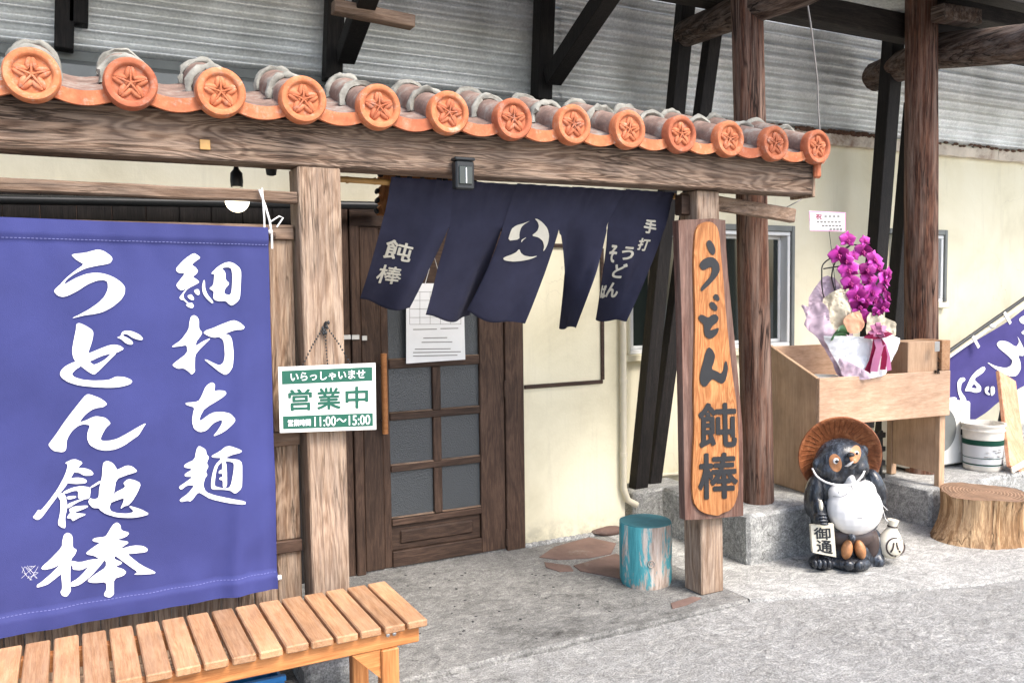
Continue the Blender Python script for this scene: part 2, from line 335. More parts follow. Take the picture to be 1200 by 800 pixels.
# tanuki glaze
a = Mat('blue_black_glaze'); n1 = a.noise(a.coord((26, 26, 6)), 2.2, 6, .7, .6); n2 = a.noise(a.coord((5, 5, 3)), 1.5, 4, .6)
f = a.math('ADD', a.math('MULTIPLY', n1, .6), a.math('MULTIPLY', n2, .4))
a.bump(n1, .35, .006); W['tdark'] = a.out(a.ramp(f, [(.38, (.01, .01, .012)), (.52, (.026, .03, .038)), (.62, (.075, .09, .115)), (.74, (.17, .2, .24))]), .24, 0, .5)
W['tbrown'] = plain('dark_brown_glaze', (.06, .042, .038), .35, .4, 9, 0, .2)
W['tpatch'] = plain('orange_tan_glaze', (.42, .19, .08), .4, .45, 26, 0, .1)
W['twhite'] = plain('white_glaze', (.82, .8, .78), .22, .08, 8, 0, .05, .5)
W['tcream'] = plain('cream_glaze', (.72, .66, .53), .35, .12, 12, 0, .1)
a = Mat('straw_hat_glaze'); v = a.coord(); n1 = a.noise(v, 28, 6, .7)
a.bump(n1, .5, .008); W['that'] = a.out(a.ramp(n1, [(.3, (.13, .04, .018)), (.55, (.3, .105, .042)), (.75, (.5, .23, .11))]), .4)

# ------------------------------------------------------------------ lettering
def chaikin(p):
    q = []
    for i in range(len(p)):
        a_, b_ = p[i], p[(i+1) % len(p)]
        q += [(a_[0]*.8+b_[0]*.2, a_[1]*.8+b_[1]*.2), (a_[0]*.2+b_[0]*.8, a_[1]*.2+b_[1]*.8)]
    return q
def cast(trees, px, py, eps, Yfb):
    d = ray(px, py).normalized(); best = None
    for t in trees:
        h = t.ray_cast(CP, d)
        if h[0] is not None and (best is None or h[3] < best[3]): best = h
    if best is None: return PY(px, py, Yfb)
    nrm = best[1] if best[1].dot(d) < 0 else -best[1]
    return best[0]+nrm*eps
def decal(name, polys, trees, mat, parent, eps=.003, Yfb=3.3, step=.0004, cut=3):
    """polys: list of (outer, hole...) given as photo points; they land on the cloth or board itself"""
    bm = newbm()
    for k, rings in enumerate(polys):
        b2 = newbm(); loops = [[Vector((x, y, 0)) for x, y in r_] for r_ in rings]
        vs = [b2.verts.new(p) for l in loops for p in l]
        for t in tessellate_polygon(loops):
            try: b2.faces.new([vs[i] for i in t])
            except ValueError: pass
        for _ in range(cut):
            es = [e for e in b2.edges if e.calc_length() > 7]
            if es: bmesh.ops.subdivide_edges(b2, edges=es, cuts=1); bmesh.ops.triangulate(b2, faces=b2.faces[:])
        mp = {v: bm.verts.new(cast(trees, v.co.x, v.co.y, eps+k*step, Yfb)) for v in b2.verts}
        for f in b2.faces: bm.faces.new([mp[v] for v in f.verts])
        b2.free()
    return fin(name, bm, mat, parent)
def crop(o, s_, *polys):
    res = []
    for p in polys:
        rings = p if isinstance(p[0][0], (tuple, list)) else [p]
        res.append([chaikin([(o[0]+x/s_, o[1]+y/s_) for x, y in r_]) for r_ in rings])
    return res
_tc = {}
def textmesh(body, bold=0.0):
    if (body, bold) in _tc: return _tc[(body, bold)]
    c = bpy.data.curves.new('lettering', 'FONT'); c.body = body; c.offset = bold; c.resolution_u = 3
    o = bpy.data.objects.new('lettering', c); COL.objects.link(o); bpy.context.view_layer.update()
    m = o.to_mesh(); vs = [(v_.co.x, v_.co.y) for v_ in m.vertices]; fs = [tuple(p.vertices) for p in m.polygons]
    o.to_mesh_clear(); bpy.data.objects.remove(o); bpy.data.curves.remove(c)
    x0, x1 = min(v_[0] for v_ in vs), max(v_[0] for v_ in vs); y0, y1 = min(v_[1] for v_ in vs), max(v_[1] for v_ in vs)
    _tc[(body, bold)] = ([((x-x0)/max(x1-x0, 1e-6), (y-y0)/max(y1-y0, 1e-6)) for x, y in vs], fs); return _tc[(body, bold)]
def text(name, body, quad, trees, mat, parent, bold=.012, eps=.003, Yfb=3.3):
    """quad: photo points TL TR BR BL that the word fills"""
    vs, fs = textmesh(body, 0.0); bm = newbm(); q = [Vector(p) for p in quad]
    hgt = (q[3]-q[0]).length; b_ = bold*hgt
    for k, (dx, dy) in enumerate(((0, 0), (b_, 0), (-b_, 0), (0, b_), (0, -b_), (b_*.7, b_*.7), (-b_*.7, -b_*.7), (b_*.7, -b_*.7), (-b_*.7, b_*.7)) if bold > .001 else ((0, 0),)):
        out = []
        for x, y in vs:
            p = (q[0]*(1-x)+q[1]*x)*y+(q[3]*(1-x)+q[2]*x)*(1-y)
            out.append(bm.verts.new(cast(trees, p.x+dx, p.y+dy, eps+k*.00012, Yfb)))
        for f in fs:
            try: bm.faces.new([out[i] for i in f])
            except ValueError: pass
    return fin(name, bm, mat, parent)
def rect(x0, y0, x1, y1): return [(x0, y0), (x1, y0), (x1, y1), (x0, y1)]
def lines(name, segs, wd, trees, mat, parent, eps=.002, Yfb=3.3):
    ps = []
    for (x0, y0, x1, y1) in segs:
        d = Vector((x1-x0, y1-y0)); d = d.normalized() if d.length else Vector((1, 0)); n_ = Vector((-d.y, d.x))*wd/2
        ps.append([[(x0+n_.x, y0+n_.y), (x1+n_.x, y1+n_.y), (x1-n_.x, y1-n_.y), (x0-n_.x, y0-n_.y)]])
    return decal(name, ps, trees, mat, parent, eps, Yfb, .00005, 1)

# ================================================================== THE SETTING
WY, DY = 4.9, 4.5          # window wall, door wall
bm = newbm(); gx_ = [-60, 2.2, 2.8, 3.6, 70]; gz_ = [-.026, -.026, -.018, -.008, -.008]
grid(bm, lambda s, t: (gx_[round(s*4)], -60+130*t, gz_[round(s*4)]), 4, 1)
struct(fin('road', bm, W['road']))
def bumpy_edge(bm, x0, x1, yf, yb, z0, n, amp, seed):
    fr = [(x0+(x1-x0)*i/n, yf+amp*noise.noise((i*.37, seed, 0))+.008*noise.noise((i*1.7, seed, 4))) for i in range(n+1)]
    t = [bm.verts.new((x, y, 0)) for x, y in fr]; m_ = [bm.verts.new((x, y-.012, -.012)) for x, y in fr]; lo = [bm.verts.new((x, y-.014, z0)) for x, y in fr]
    bk = [bm.verts.new((x, yb, 0)) for x, y in fr]
    for i in range(n):
        bm.faces.new((t[i], t[i+1], bk[i+1], bk[i])); bm.faces.new((m_[i], m_[i+1], t[i+1], t[i])); bm.faces.new((lo[i], lo[i+1], m_[i+1], m_[i]))
bm = newbm(); bumpy_edge(bm, -8, 2.96, 3.18, 4.95, -.12, 90, .02, 1)
porch = struct(fin('porch_pavement', bm, W['conc']))
bm = newbm(); fr = [(2.962, 3.17), (3.3, 3.04), (3.7, 2.9), (4.1, 2.76), (4.7, 2.66), (5.6, 2.55), (7, 2.4), (9, 2.2), (14, 2.0)]
t = [bm.verts.new((x, y, 0)) for x, y in fr]; lo = [bm.verts.new((x+.001, y-.004, -.03)) for x, y in fr]; bk = [bm.verts.new((x, 6.5, 0)) for x, y in fr]
for i in range(len(fr)-1): bm.faces.new((t[i], t[i+1], bk[i+1], bk[i])); bm.faces.new((lo[i], lo[i+1], t[i+1], t[i]))
struct(fin('forecourt_pavement', bm, W['yard']))
# brown flagstones let into the porch
def stone(pts):
    bm = newbm(); P = [PZ(x, y, .005) for x, y in pts]; c = sum(P, Vector())/len(P)
    prism(bm, [p for p in P], (0, 0, -.05))
    return fin('flagstone', bm, W['flag'], porch)
stone([(632, 652), (650, 640), (690, 629), (722, 636), (716, 648), (690, 653), (655, 655)])
stone([(672, 662), (722, 648), (730, 652), (732, 678), (712, 674), (680, 668)])
stone([(638, 658), (668, 662), (672, 668), (656, 669), (640, 664)])
stone([(786, 706), (812, 698), (822, 700), (804, 708), (788, 712)])
stone([(730, 622), (738, 618), (760, 618), (752, 628), (734, 630)])
# a few dark pebbles pressed in the concrete
random.seed(3); bm = newbm()
for k in range(46):
    p = PZ(random.uniform(470, 720), random.uniform(668, 760)); r_ = random.uniform(.003, .008)
    if p.y > 3.22: ell(bm, p, (r_*1.5, r_, r_*.4), Matrix.Rotation(random.uniform(0, 3), 3, 'Z'), 6, 4)
o = fin('pebbles', bm, W['ink'], porch, 60); o['kind'] = 'stuff'

# ================================================================== THE SHOP BUILDING
B = thing('shop_building', 'cream walled noodle shop with corrugated metal upper wall and dark wooden door', 'building', (2, DY, 0))
bm = newbm()                                     # walls as real slabs
XD0, XD1 = -6.0, 3.14
WX0, WX1 = PY(735, 300, WY).x, PY(923, 300, WY).x
WZ0, WZ1 = PY(920, 405, WY).z, PY(920, 272, WY).z
FX0, FX1 = PY(1042, 310, WY).x, PY(1102, 310, WY).x
FZ0, FZ1 = PY(1100, 354, WY).z, PY(1100, 276, WY).z
box(bm, 2.392, XD1, DY, DY+.14, -.1, 2.62)
box(bm, -6, 1.28, DY+.03, DY+.14, 2.03, 2.62); box(bm, 1.2801, 2.3919, DY, DY+.14, 2.03, 2.62)
box(bm, XD1-.12, XD1, DY+.141, WY, -.1, 2.62)
fin('door_wall', bm, W['cream'], B)
bm = newbm()
for x0, x1, z0, z1 in [(XD1+.001, WX0, -.1, 2.78), (WX0, WX1, -.1, WZ0), (WX0, WX1, WZ1, 2.78), (WX1, FX0, -.1, 2.78), (FX0, FX1, -.1, FZ0), (FX0, FX1, FZ1, 2.78), (FX1, 13, -.1, 2.78)]:
    box(bm, x0, x1, WY, WY+.14, z0, z1)
bmesh.ops.remove_doubles(bm, verts=bm.verts, dist=1e-5)
fin('window_wall', bm, W['cream'], B)
def window(x0, x1, z0, z1, split):
    t = .03
    bm = newbm()
    for a_, b_, c_, d_ in [(x0, x1, z0, z0+t), (x0, x1, z1-t, z1), (x0, x0+t, z0+t+.001, z1-t-.001), (x1-t, x1, z0+t+.001, z1-t-.001)]:
        box(bm, a_, b_, WY-.03, WY+.07, c_, d_, .004)
    o = fin('window', bm, W['alu'], B)
    xs = [x0+t+.002]+[x0+(x1-x0)*s_ for s_ in split]+[x1-t-.002]
    for i in range(len(xs)-1):
        y = WY+.01+.028*(i % 2); a_, b_ = xs[i]-(.02 if i else 0), xs[i+1]+(.02 if i < len(xs)-2 else 0)
        bm = newbm(); s_ = .026
        for q in [(a_, b_, z0+t+.002, z0+t+s_), (a_, b_, z1-t-s_, z1-t-.002), (a_, a_+s_, z0+t+s_+.001, z1-t-s_-.001), (b_-s_, b_, z0+t+s_+.001, z1-t-s_-.001)]:
            box(bm, q[0], q[1], y, y+.024, q[2], q[3], .003)
        fin('sash', bm, W['alu'], o)
        bm = newbm(); box(bm, a_+s_, b_-s_, y+.009, y+.015, z0+t+s_, z1-t-s_); fin('pane', bm, W['wglass'], o)
    bm = newbm(); box(bm, x0-.05, x1+.05, WY-.06, WY-.001, z0-.05, z0-.002, .006); fin('sill', bm, W['cream'], o)
    bm = newbm(); box(bm, x1+.002, x1+.035, WY-.045, WY-.001, z0-.0, z1+.045, .004); box(bm, x0-.05, x1+.001, WY-.045, WY-.001, z1+.001, z1+.045, .004)
    fin('casing', bm, W['metalg'], o)
window(WX0, WX1, WZ0, WZ1, (.5,)); window(FX0, FX1, FZ0, FZ1, (.5,))
# room wall behind the windows; their darkness is put into the opaque pane colour
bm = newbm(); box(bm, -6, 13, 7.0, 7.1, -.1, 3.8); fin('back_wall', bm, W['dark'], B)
# cream recessed panel trim beside the door
tx0, tx1 = PY(611, 360, DY).x+.01, PY(705, 360, DY).x; tz0, tz1 = PY(660, 450, DY).z, PY(660, 288, DY).z
for q in [(tx0, tx1, tz0-.012, tz0+.012), (tx0, tx1, tz1-.012, tz1+.012), (tx1-.012, tx1+.012, tz0+.0125, tz1-.0125)]:
    bm = newbm(); box(bm, q[0], q[1], DY-.014, DY-.001, q[2], q[3], .003); fin('panel_trim', bm, W['darkx'], B)
# downpipe and conduit
bm = newbm(); px_ = PY(727, 400, DY).x
tube(bm, [(px_, DY-.03, 1.62), (px_, DY-.03, .28), (px_+.03, DY-.03, .2), (px_+.1, DY-.03, .16)], .021, 10)
for z_ in (1.5, .97, .5): lathe(bm, [(.026, -.012), (.026, .012)], (px_, DY-.03, z_), 10)
fin('downpipe', bm, W['pipe'], B, 40)
bm = newbm(); tube(bm, [PY(745, 558, WY-.02), PY(840, 552, WY-.02)], .014, 8); tube(bm, [PY(802, 549, WY-.02), PY(802, 530, WY-.02)], .012, 8); fin('conduit', bm, W['pipe'], B, 40)
# broken cement fillet at the wall foot
bm = newbm()
for i in range(16):
    x = 2.42+i*.045; ell(bm, (x, DY-.01, .0), (.035, .025+.012*noise.noise((x*9, 0, 0)), .022+.02*abs(noise.noise((x*7, 3, 0)))), None, 8, 6)
fin('cement_fillet', bm, W['blk'], B, 50)
# corrugated upper wall: sheets in two rows
SEAM = 3.37; PITCH_C = .079
def sheet(x0, x1, z0, z1, y, ph):
    n = int((z1-z0)/PITCH_C*8); bm = newbm()
    def fn(s, t):
        z = z0+(z1-z0)*t; x = x0+(x1-x0)*s
        wob = .006*noise.noise((x*1.5, z*2, ph))
        return (x, y+.019*math.cos(2*math.pi*z/PITCH_C)+wob, z+.005*noise.noise((x*.9, ph, 1)))
    solid_grid(bm, fn, 10, n, (0, .0015, 0)); return fin('corrugated_sheet', bm, W['galv'], B, 60)
xs = [-2.2, -.45, 1.35, 2.9, 3.85, 5.35, 7.1, 8.9, 10.6]
for i in range(len(xs)-1):
    if i != 3: sheet(xs[i]-.03, xs[i+1]+.03, 2.775, SEAM+.03, WY-.028-.004*(i % 2), i)
    sheet(xs[i]-.13, xs[i+1]-.06, SEAM, 4.1, WY-.038-.004*(i % 2), i+20)
sheet(xs[3]-.0, xs[4]-.03, 2.775, SEAM+.03, WY-.036, 3)
# fascia and small roof over the projecting door bay
bm = newbm(); box(bm, -6, 3.2, DY-.16, DY-.14, 2.5, 2.585, .003); fin('fascia', bm, W['metalg'], B)
bm = newbm(); hexa(bm, [(-6, DY-.139, 2.56), (3.2, DY-.139, 2.56), (3.2, WY-.07, 2.70), (-6, WY-.07, 2.70), (-6, DY-.139, 2.58), (3.2, DY-.139, 2.58), (3.2, WY-.07, 2.72), (-6, WY-.07, 2.72)]); fin('bay_roof', bm, W['metalg'], B)
bm = newbm(); box(bm, -6, 3.25, WY-.066, WY-.002, 2.66, 2.77, .004); fin('flashing', bm, W['metalg'], B)
# peeling trim board above the cream wall on the right
x = 3.3
while x < 12.5:
    L = random.uniform(1.1, 1.9); bm = newbm()
    def fn(s, t, x=x, L=L):
        return (x+L*s, WY-.055-.006*noise.noise((x+L*s, t*3, 5)), 2.665+.085*t+.012*noise.noise(((x+L*s)*6, t*2, 9)))
    solid_grid(bm, fn, 24, 3, (0, .05, 0)); fin('trim_board', bm, W['rot'], B, 30); x += L+.004
# rust and debris sitting on the trim
bm = newbm(); random.seed(5)
for i in range(260):
    x = random.choice([random.uniform(3.9, 6.0), random.uniform(5.0, 5.9), random.uniform(6.4, 9)]); r_ = random.uniform(.006, .02)
    ell(bm, (x, WY-.06+random.uniform(-.01, .01), 2.755+random.uniform(-.006, .018)), (r_*1.8, r_*.6, r_*.7), None, 6, 4)
a = plain('rusty_debris', (.1, .05, .03), .95, .6, 30, 0, .4); o = fin('debris', bm, a, B, 60); o['kind'] = 'stuff'
# dark boarding left of the door, behind the porch
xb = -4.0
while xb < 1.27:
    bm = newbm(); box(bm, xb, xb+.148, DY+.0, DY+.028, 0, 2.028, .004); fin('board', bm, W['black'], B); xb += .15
# ---- door
D0x, D1x = PY(425, 520, DY).x, PY(590, 520, DY).x
DT = 2.03
dr = None
bm = newbm(); box(bm, D0x, D0x+.11, DY-.02, DY+.025, .012, 1.9, .004)
dr = fin('door', bm, W['dark'], B); dr['label'] = 'dark brown glazed door with a wooden pull handle'
gx = [PY(x, 500, DY).x for x in (456, 506.5, 516, 561.5)]
gz = [PY(510, y, DY).z for y in (601, 546, 540.5, 487, 481, 428, 420, 352)]
def dpart(nm, q, mat, yo=0, bev=.004, y1=.025):
    bm = newbm(); box(bm, q[0], q[1], DY-.02+yo, DY+y1, q[2], q[3], bev); return fin(nm, bm, mat, dr)
dpart('stile', (D0x+.1105, gx[0], .012, 1.9), W['dark'], .006); dpart('stile', (gx[3], D1x, .012, 1.9), W['dark'], .001)
dpart('rail', (gx[0]+.0005, gx[3]-.0005, .012, .1), W['darkx']); pz1 = gz[0]-.035
dpart('rail', (gx[0]+.0005, gx[3]-.0005, pz1, gz[0]), W['darkx'])
dpart('panel', (gx[0]+.0005, gx[3]-.0005, .1005, pz1-.0005), W['darkx'], .022)
dpart('panel_moulding', (gx[0]+.05, gx[3]-.05, .135, pz1-.035), W['darkx'], .012, .008, .015)
for i in (1, 3, 5): dpart('glazing_bar', (gx[0]+.0005, gx[3]-.0005, gz[i]-.004, gz[i+1]+.004), W['darkx'], .001)
dpart('rail', (gx[0]+.0005, gx[3]-.0005, gz[7], 1.9), W['darkx'])
for i in (0, 2, 4, 6):
    dpart('glazing_bar', (gx[1], gx[2], gz[i]+.0045, gz[i+1]-.0045), W['dark'], .0025)
    for j in (0, 2):
        bm = newbm(); box(bm, gx[j]-.003, gx[j+1]+.003, DY+.002, DY+.008, gz[i]-.003, gz[i+1]+.003); fin('pane', bm, W['glass'], dr)
        bm = newbm(); x0, x1, z0, z1 = gx[j], gx[j+1], gz[i], gz[i+1]
        box(bm, x0+.0005, x1-.0005, DY-.012, DY+.0015, z0+.005, z0+.012); fin('glazing_bead', bm, W['panelx'], dr)
bm = newbm(); hx = PY(450, 460, DY-.06).x; z0, z1 = PY(450, 508, DY-.06).z, PY(450, 414, DY-.06).z
tube(bm, [(hx, DY-.066, z0), (hx, DY-.068, (z0+z1)/2), (hx, DY-.066, z1)], .017, 12); fin('handle', bm, W['bench'], dr, 40)
for z_ in (z0+.07, z1-.07):
    bm = newbm(); tube(bm, [(hx, DY-.07, z_), (hx, DY-.02, z_)], .006, 8); fin('handle_bolt', bm, W['steel'], dr, 40)
for y_ in (455, 628):
    p = PY(592, y_, DY); bm = newbm(); tube(bm, [(D1x+.003, DY-.026, p.z-.05), (D1x+.003, DY-.026, p.z+.05)], .009, 8); fin('hinge', bm, W['dark'], dr, 40)
# frame
jx = PY(612, 520, DY).x
for q in [(D1x+.004, jx, 0, DT), (D0x-.055, D0x-.004, 0, DT)]:
    bm = newbm(); box(bm, q[0], q[1], DY-.03, DY+.03, q[2], q[3], .004); fin('door_jamb', bm, W['dark'], B)
bm = newbm(); box(bm, D0x-.12, D0x-.058, DY-.015, DY+.03, 0, DT, .004); fin('door_jamb', bm, W['dark'], B)
bm = newbm(); box(bm, D0x-.055, jx, DY-.031, DY+.03, 1.905, DT-.002, .004); fin('door_head', bm, W['darkx'], B)
bm = newbm(); box(bm, D0x-.1, jx, DY-.01, DY+.12, -.05, .009, .003); fin('threshold', bm, W['conc'], B)
# small latch plate
for xa, xb_, ya in ((400, 411, 395), (412, 421, 395), (424, 430, 396)):
    p, q = PY(xa, ya+3, DY-.03), PY(xb_, ya-3, DY-.03); bm = newbm(); box(bm, p.x, q.x, DY-.036, DY-.0305, p.z, q.z, .002); fin('latch', bm, W['steel'], B)
# dark pipe under the eaves of the bay
bm = newbm(); a_, b_ = PY(-120, 232, DY-.1), PY(446, 241, DY-.1); tube(bm, [a_, b_], .022, 10); fin('conduit', bm, W['plast'], B, 40)

# ================================================================== LEAN-TO ROOF ON LOGS
A = thing('lean_to_roof', 'corrugated lean-to roof carried on two dark logs, black posts and braces', 'awning', (4.5, 4.0, 0))
def log(nm, pts, rads, mat, rough=.1, seed=1, n=36, sub=40):
    P = [Vector(p) for p in pts]; pp = []; rr = []
    for i in range(len(P)-1):
        for k in range(sub):
            t = k/sub; pp.append(P[i].lerp(P[i+1], t)); rr.append(rads[i]*(1-t)+rads[i+1]*t)
    pp.append(P[-1]); rr.append(rads[-1])
    bm = newbm(); tube(bm, pp, rr, n, True, rough, seed); return fin(nm, bm, mat, A, 50)
L1b = PZ(888, 587, .287); L2b = PZ(1080, 552, .25)
L1t = PY(874, 5, L1b.y); L2t = PY(1079, -4, L2b.y)
sc = lambda p: ((p-CP).dot(_f))/F
r1, r2 = 17.5*sc(L1b), 17.5*sc(L2b)
log('log_post', [L1b, L1t+Vector((0, 0, .25))], [r1*1.02, r1*1.0], W['log'], .1, 1)
log('log_post', [L2b, L2t+Vector((0, 0, .1))], [r2*1.02, r2*.98], W['log'], .1, 5)
# props leaning behind each log
def prop(pa, pb, w_, Ya, Yb, mat='black'):
    bm = newbm(); bar(bm, PY(*pa, Ya), PY(*pb, Yb), w_, w_*.8, (0, 1, 0), .004); return fin('prop', bm, W[mat], A)
prop((747, 581), (806, -20), .105, 4.72, 4.55); prop((763, 577), (838, 20), .1, 4.8, 4.55)
prop((1012, 500), (1049, 20), .13, 4.72, 4.45); prop((1036, 520), (1072, 120), .13, 4.78, 4.5)
# wall posts hanging above the tiles, with braces running out to the roof
def wallpost(pb, pt, w_, brace=None):
    bm = newbm(); bar(bm, PY(*pb, WY-.13), PY(*pt, WY-.13), w_, w_, (0, 1, 0), .004); fin('wall_post', bm, W['black'], A)
    if brace:
        bm = newbm(); s_ = PY(*brace[0], WY-.22); e_ = PY(*brace[1], 3.9); bar(bm, s_, s_.lerp(e_, 1.25), w_, w_, (1, 0, 0), .004); fin('brace', bm, W['black'], A)
wallpost((634, 119), (640, -60), .105, ((647, 92), (722, -20))); wallpost((389, 95), (394, -60), .095, ((405, 66), (436, -22)))
wallpost((75, 59), (77, -60), .085); wallpost((92, 30), (93, -60), .085)
bm = newbm(); a_, b_ = PY(390, 8, 4.1), PY(484, 27, 4.1); bar(bm, a_, b_, .07, .06, (0, 0, 1), .004); fin('tie_bar', bm, W['panelx'], A)
bm = newbm(); a_, b_ = PY(440, 4, 4.2), PY(452, 40, 4.6); 
bar(bm, PY(428, -20, 4.3), PY(436, 14, 4.2), .05, .05, (0, 1, 0), .004); fin('tie_bar', bm, W['panelx'], A)
# purlins along the facade and cross logs out over the yard
log('cross_log', [PY(803, 40, 4.55), PY(870, 13, 3.86), PXX(935, -12, 3.5), (3.3, 2.2, 3.12)], [.085, .095, .1, .1], W['logy'], .08, 3)
log('cross_log', [(5.72, 4.75, 3.2), PY(1100, 60, 4.0), PXX(1205, 50, 5.3), (5.0, 1.6, 3.12)], [.11, .12, .115, .115], W['logy'], .08, 8)
bm = newbm(); bar(bm, (-3, L2b.y+.16, 3.33), (9.5, L2b.y+.16, 3.33), .12, .17, (0, 0, 1), .006); fin('purlin', bm, W['blackx'], A)
bm = newbm(); bar(bm, (-3, 3.5, 3.42), (9.5, 3.5, 3.42), .12, .15, (0, 0, 1), .006); fin('purlin', bm, W['blackx'], A)
bm = newbm(); bar(bm, PY(1098, 8, 3.85), PY(1215, 30, 3.85), .14, .13, (0, 0, 1), .006); fin('purlin', bm, W['blackx'], A)
bm = newbm(); bar(bm, PY(1098, 15, 3.75), PY(1143, 22, 3.75), .1, .1, (0, 0, 1), .006); fin('block', bm, W['logy'], A)
# roof sheets: ribs run down the slope
ROOF0, ROOF1 = (WY-.1, 3.62), (3.35, 3.5)
for i in range(14):
    x0 = -3+i*.9; bm = newbm()
    def fn(s, t, x0=x0):
        x = x0+.95*s; y = ROOF0[0]+(ROOF1[0]-ROOF0[0])*t; z = ROOF0[1]+(ROOF1[1]-ROOF0[1])*t
        return (x, y, z+.011*math.cos(2*math.pi*x/PITCH_C)+(.004 if i % 2 else 0))
    solid_grid(bm, fn, 96, 4, (0, 0, .0015)); fin('roof_sheet', bm, W['galv'], A, 60)
# hanging wire
bm = newbm(); pts = [PY(x, y, 3.62) for x, y in ((944, -10), (950, 28), (954, 60), (958, 95), (959, 130), (961, 158))]; tube(bm, pts, .0055, 6); tag(fin('hanging_wire', bm, W['wire'], None, 40), 'thin grey wire dangling beside the last roof tile', 'wire')
bm = newbm(); pts = [PY(x, y, 3.4) for x, y in ((922, 243), (935, 236), (944, 230), (950, 222))]; tube(bm, pts, .003, 6); tag(fin('loose_wire', bm, W['wire'], None, 40), 'short loose wire curling under the end of the beam', 'wire')

# ================================================================== CONCRETE FOOTINGS
def footing(x0, x1, y0, y1, z1, label, seed):
    bm = newbm(); box(bm, x0, x1, y0, y1, -.06, z1, .018)
    bmesh.ops.subdivide_edges(bm, edges=[e for e in bm.edges if e.calc_length() > .1], cuts=5, use_grid_fill=True)
    for v_ in bm.verts: v_.co += Vector((noise.noise(v_.co*5+Vector((seed, 0, 0))), noise.noise(v_.co*5+Vector((0, seed, 0))), noise.noise(v_.co*5+Vector((0, 0, seed)))))*.007
    o = fin('concrete_footing', bm, W['blk'], None, 40, loc=((x0+x1)/2, (y0+y1)/2, 0)); return tag(o, label, 'footing', 'concrete footings under the roof posts')
footing(3.315, 4.12, 3.56, 4.35, .285, 'weathered concrete block under the log behind the carved signboard', 1)
footing(3.3, 3.78, 4.62, 4.885, .2, 'low concrete block under the two leaning black props', 2)
footing(4.86, 12, 3.57, 4.885, .25, 'long raised concrete plinth behind the tree stump carrying bucket and casing', 3)

# ================================================================== TILED PORCH FRAME
G = thing('tiled_porch', 'weathered timber porch frame under a row of orange flower-stamped roof tiles', 'porch', (1.6, 3.35, 0))
BY = 3.27
def warped_beam(bm, a, b, w_, h_, seed, n=26, amp=.004):
    a, b = Vector(a), Vector(b); d = (b-a).normalized(); s_ = d.cross(Vector((0, 0, 1))).normalized(); t = s_.cross(d); rings = []
    c = .006
    prof = [(-w_/2+c, -h_/2), (w_/2-c, -h_/2), (w_/2, -h_/2+c), (w_/2, h_/2-c), (w_/2-c, h_/2), (-w_/2+c, h_/2), (-w_/2, h_/2-c), (-w_/2, -h_/2+c)]
    for i in range(n+1):
        p = a.lerp(b, i/n)
        rings.append([bm.verts.new(p+s_*(x+amp*noise.noise((i*.5, x*9, seed)))+t*(y+amp*noise.noise((i*.4, y*9, seed+4)))) for x, y in prof])
    for q, r_ in zip(rings, rings[1:]):
        for k in range(8): bm.faces.new((q[k], q[(k+1) % 8], r_[(k+1) % 8], r_[k]))
    bm.faces.new(rings[0][::-1]); bm.faces.new(rings[-1])
bm = newbm(); warped_beam(bm, (-1.6, BY+.07, 2.122), (3.475, BY+.07, 2.118), .14, .172, 1); beam = fin('beam', bm, W['beam'], G, 30, bvh=True)
bm = newbm(); box(bm, 3.477, 3.5, BY+.0, BY+.16, 2.02, 2.19, .003); fin('end_board', bm, W['panel'], G)
bm = newbm(); hexa(bm, [(.812, 3.285, .1), (.957, 3.285, .1), (.957, 3.43, .1), (.812, 3.43, .1), (.79, 3.275, 2.034), (.957, 3.275, 2.034), (.957, 3.42, 2.034), (.79, 3.42, 2.034)], .006); fin('post', bm, W['post'], G, bvh=True)
bm = newbm(); hexa(bm, [(2.785, 3.32, .0), (2.928, 3.32, .0), (2.928, 3.46, .0), (2.785, 3.46, .0), (2.745, 3.31, 2.03), (2.885, 3.31, 2.03), (2.885, 3.45, 2.03), (2.745, 3.45, 2.03)], .006); fin('post', bm, W['post'], G)
bm = newbm(); box(bm, .76, 1.0, 3.24, 3.48, -.02, .097, .02); fin('foot_stone', bm, W['blk'], G)
bm = newbm(); warped_beam(bm, PY(833, 237, 3.43), PY(929, 253, 3.34), .05, .072, 3, 8); fin('tie_bar', bm, W['panelx'], G, 30)
bm = newbm(); warped_beam(bm, PY(795, 240, 3.39), PY(812, 241, 3.39), .05, .1, 3, 4); fin('rod_bracket', bm, W['darkx'], G, 30)
# rail above the banner and the panelled screen behind it
bm = newbm(); warped_beam(bm, (-1.6, 3.3, 1.927), (.787, 3.3, 1.914), .05, .044, 6); fin('rail', bm, W['panelx'], G, 30)
zr = [PY(335, y, 3.36).z for y in (264, 281, 286, 505, 521, 632, 646, 700)]
def strip(nm, x0, x1, y0, z0, z1, mat, th=.03):
    bm = newbm(); box(bm, x0, x1, y0, y0+th, z0, z1, .003); return fin(nm, bm, mat, G)
strip('rail', -1.6, .785, 3.34, zr[1], zr[0], W['panelx'], .05)
strip('rail', -1.6, .785, 3.335, zr[4], zr[3], W['panelx'], .05)
strip('rail', -1.6, .785, 3.338, zr[6], zr[5], W['darkx'], .05)
strip('rail', -1.6, .785, 3.338, .1, .2, W['panelx'], .05)
xb = .60; k = 0
while xb > -1.6:
    wd = .062 if k % 3 else .115
    x1 = .783 if k == 0 else xb+wd-.003
    for za, zb in ((zr[3]+.0005, zr[1]-.0005), (zr[5]+.0005, zr[4]-.0005), (.2005, zr[6]-.0005)):
        if k == 0:
            strip('board', .60, .687, 3.352, za, zb, W['panel'], .02); strip('board', .69, .783, 3.356, za, zb, W['panel'], .02)
        else: strip('board', xb, x1, 3.353+.003*(k % 2), za, zb, W['panel'], .02)
    k += 1; xb -= (.062 if k % 3 else .115)
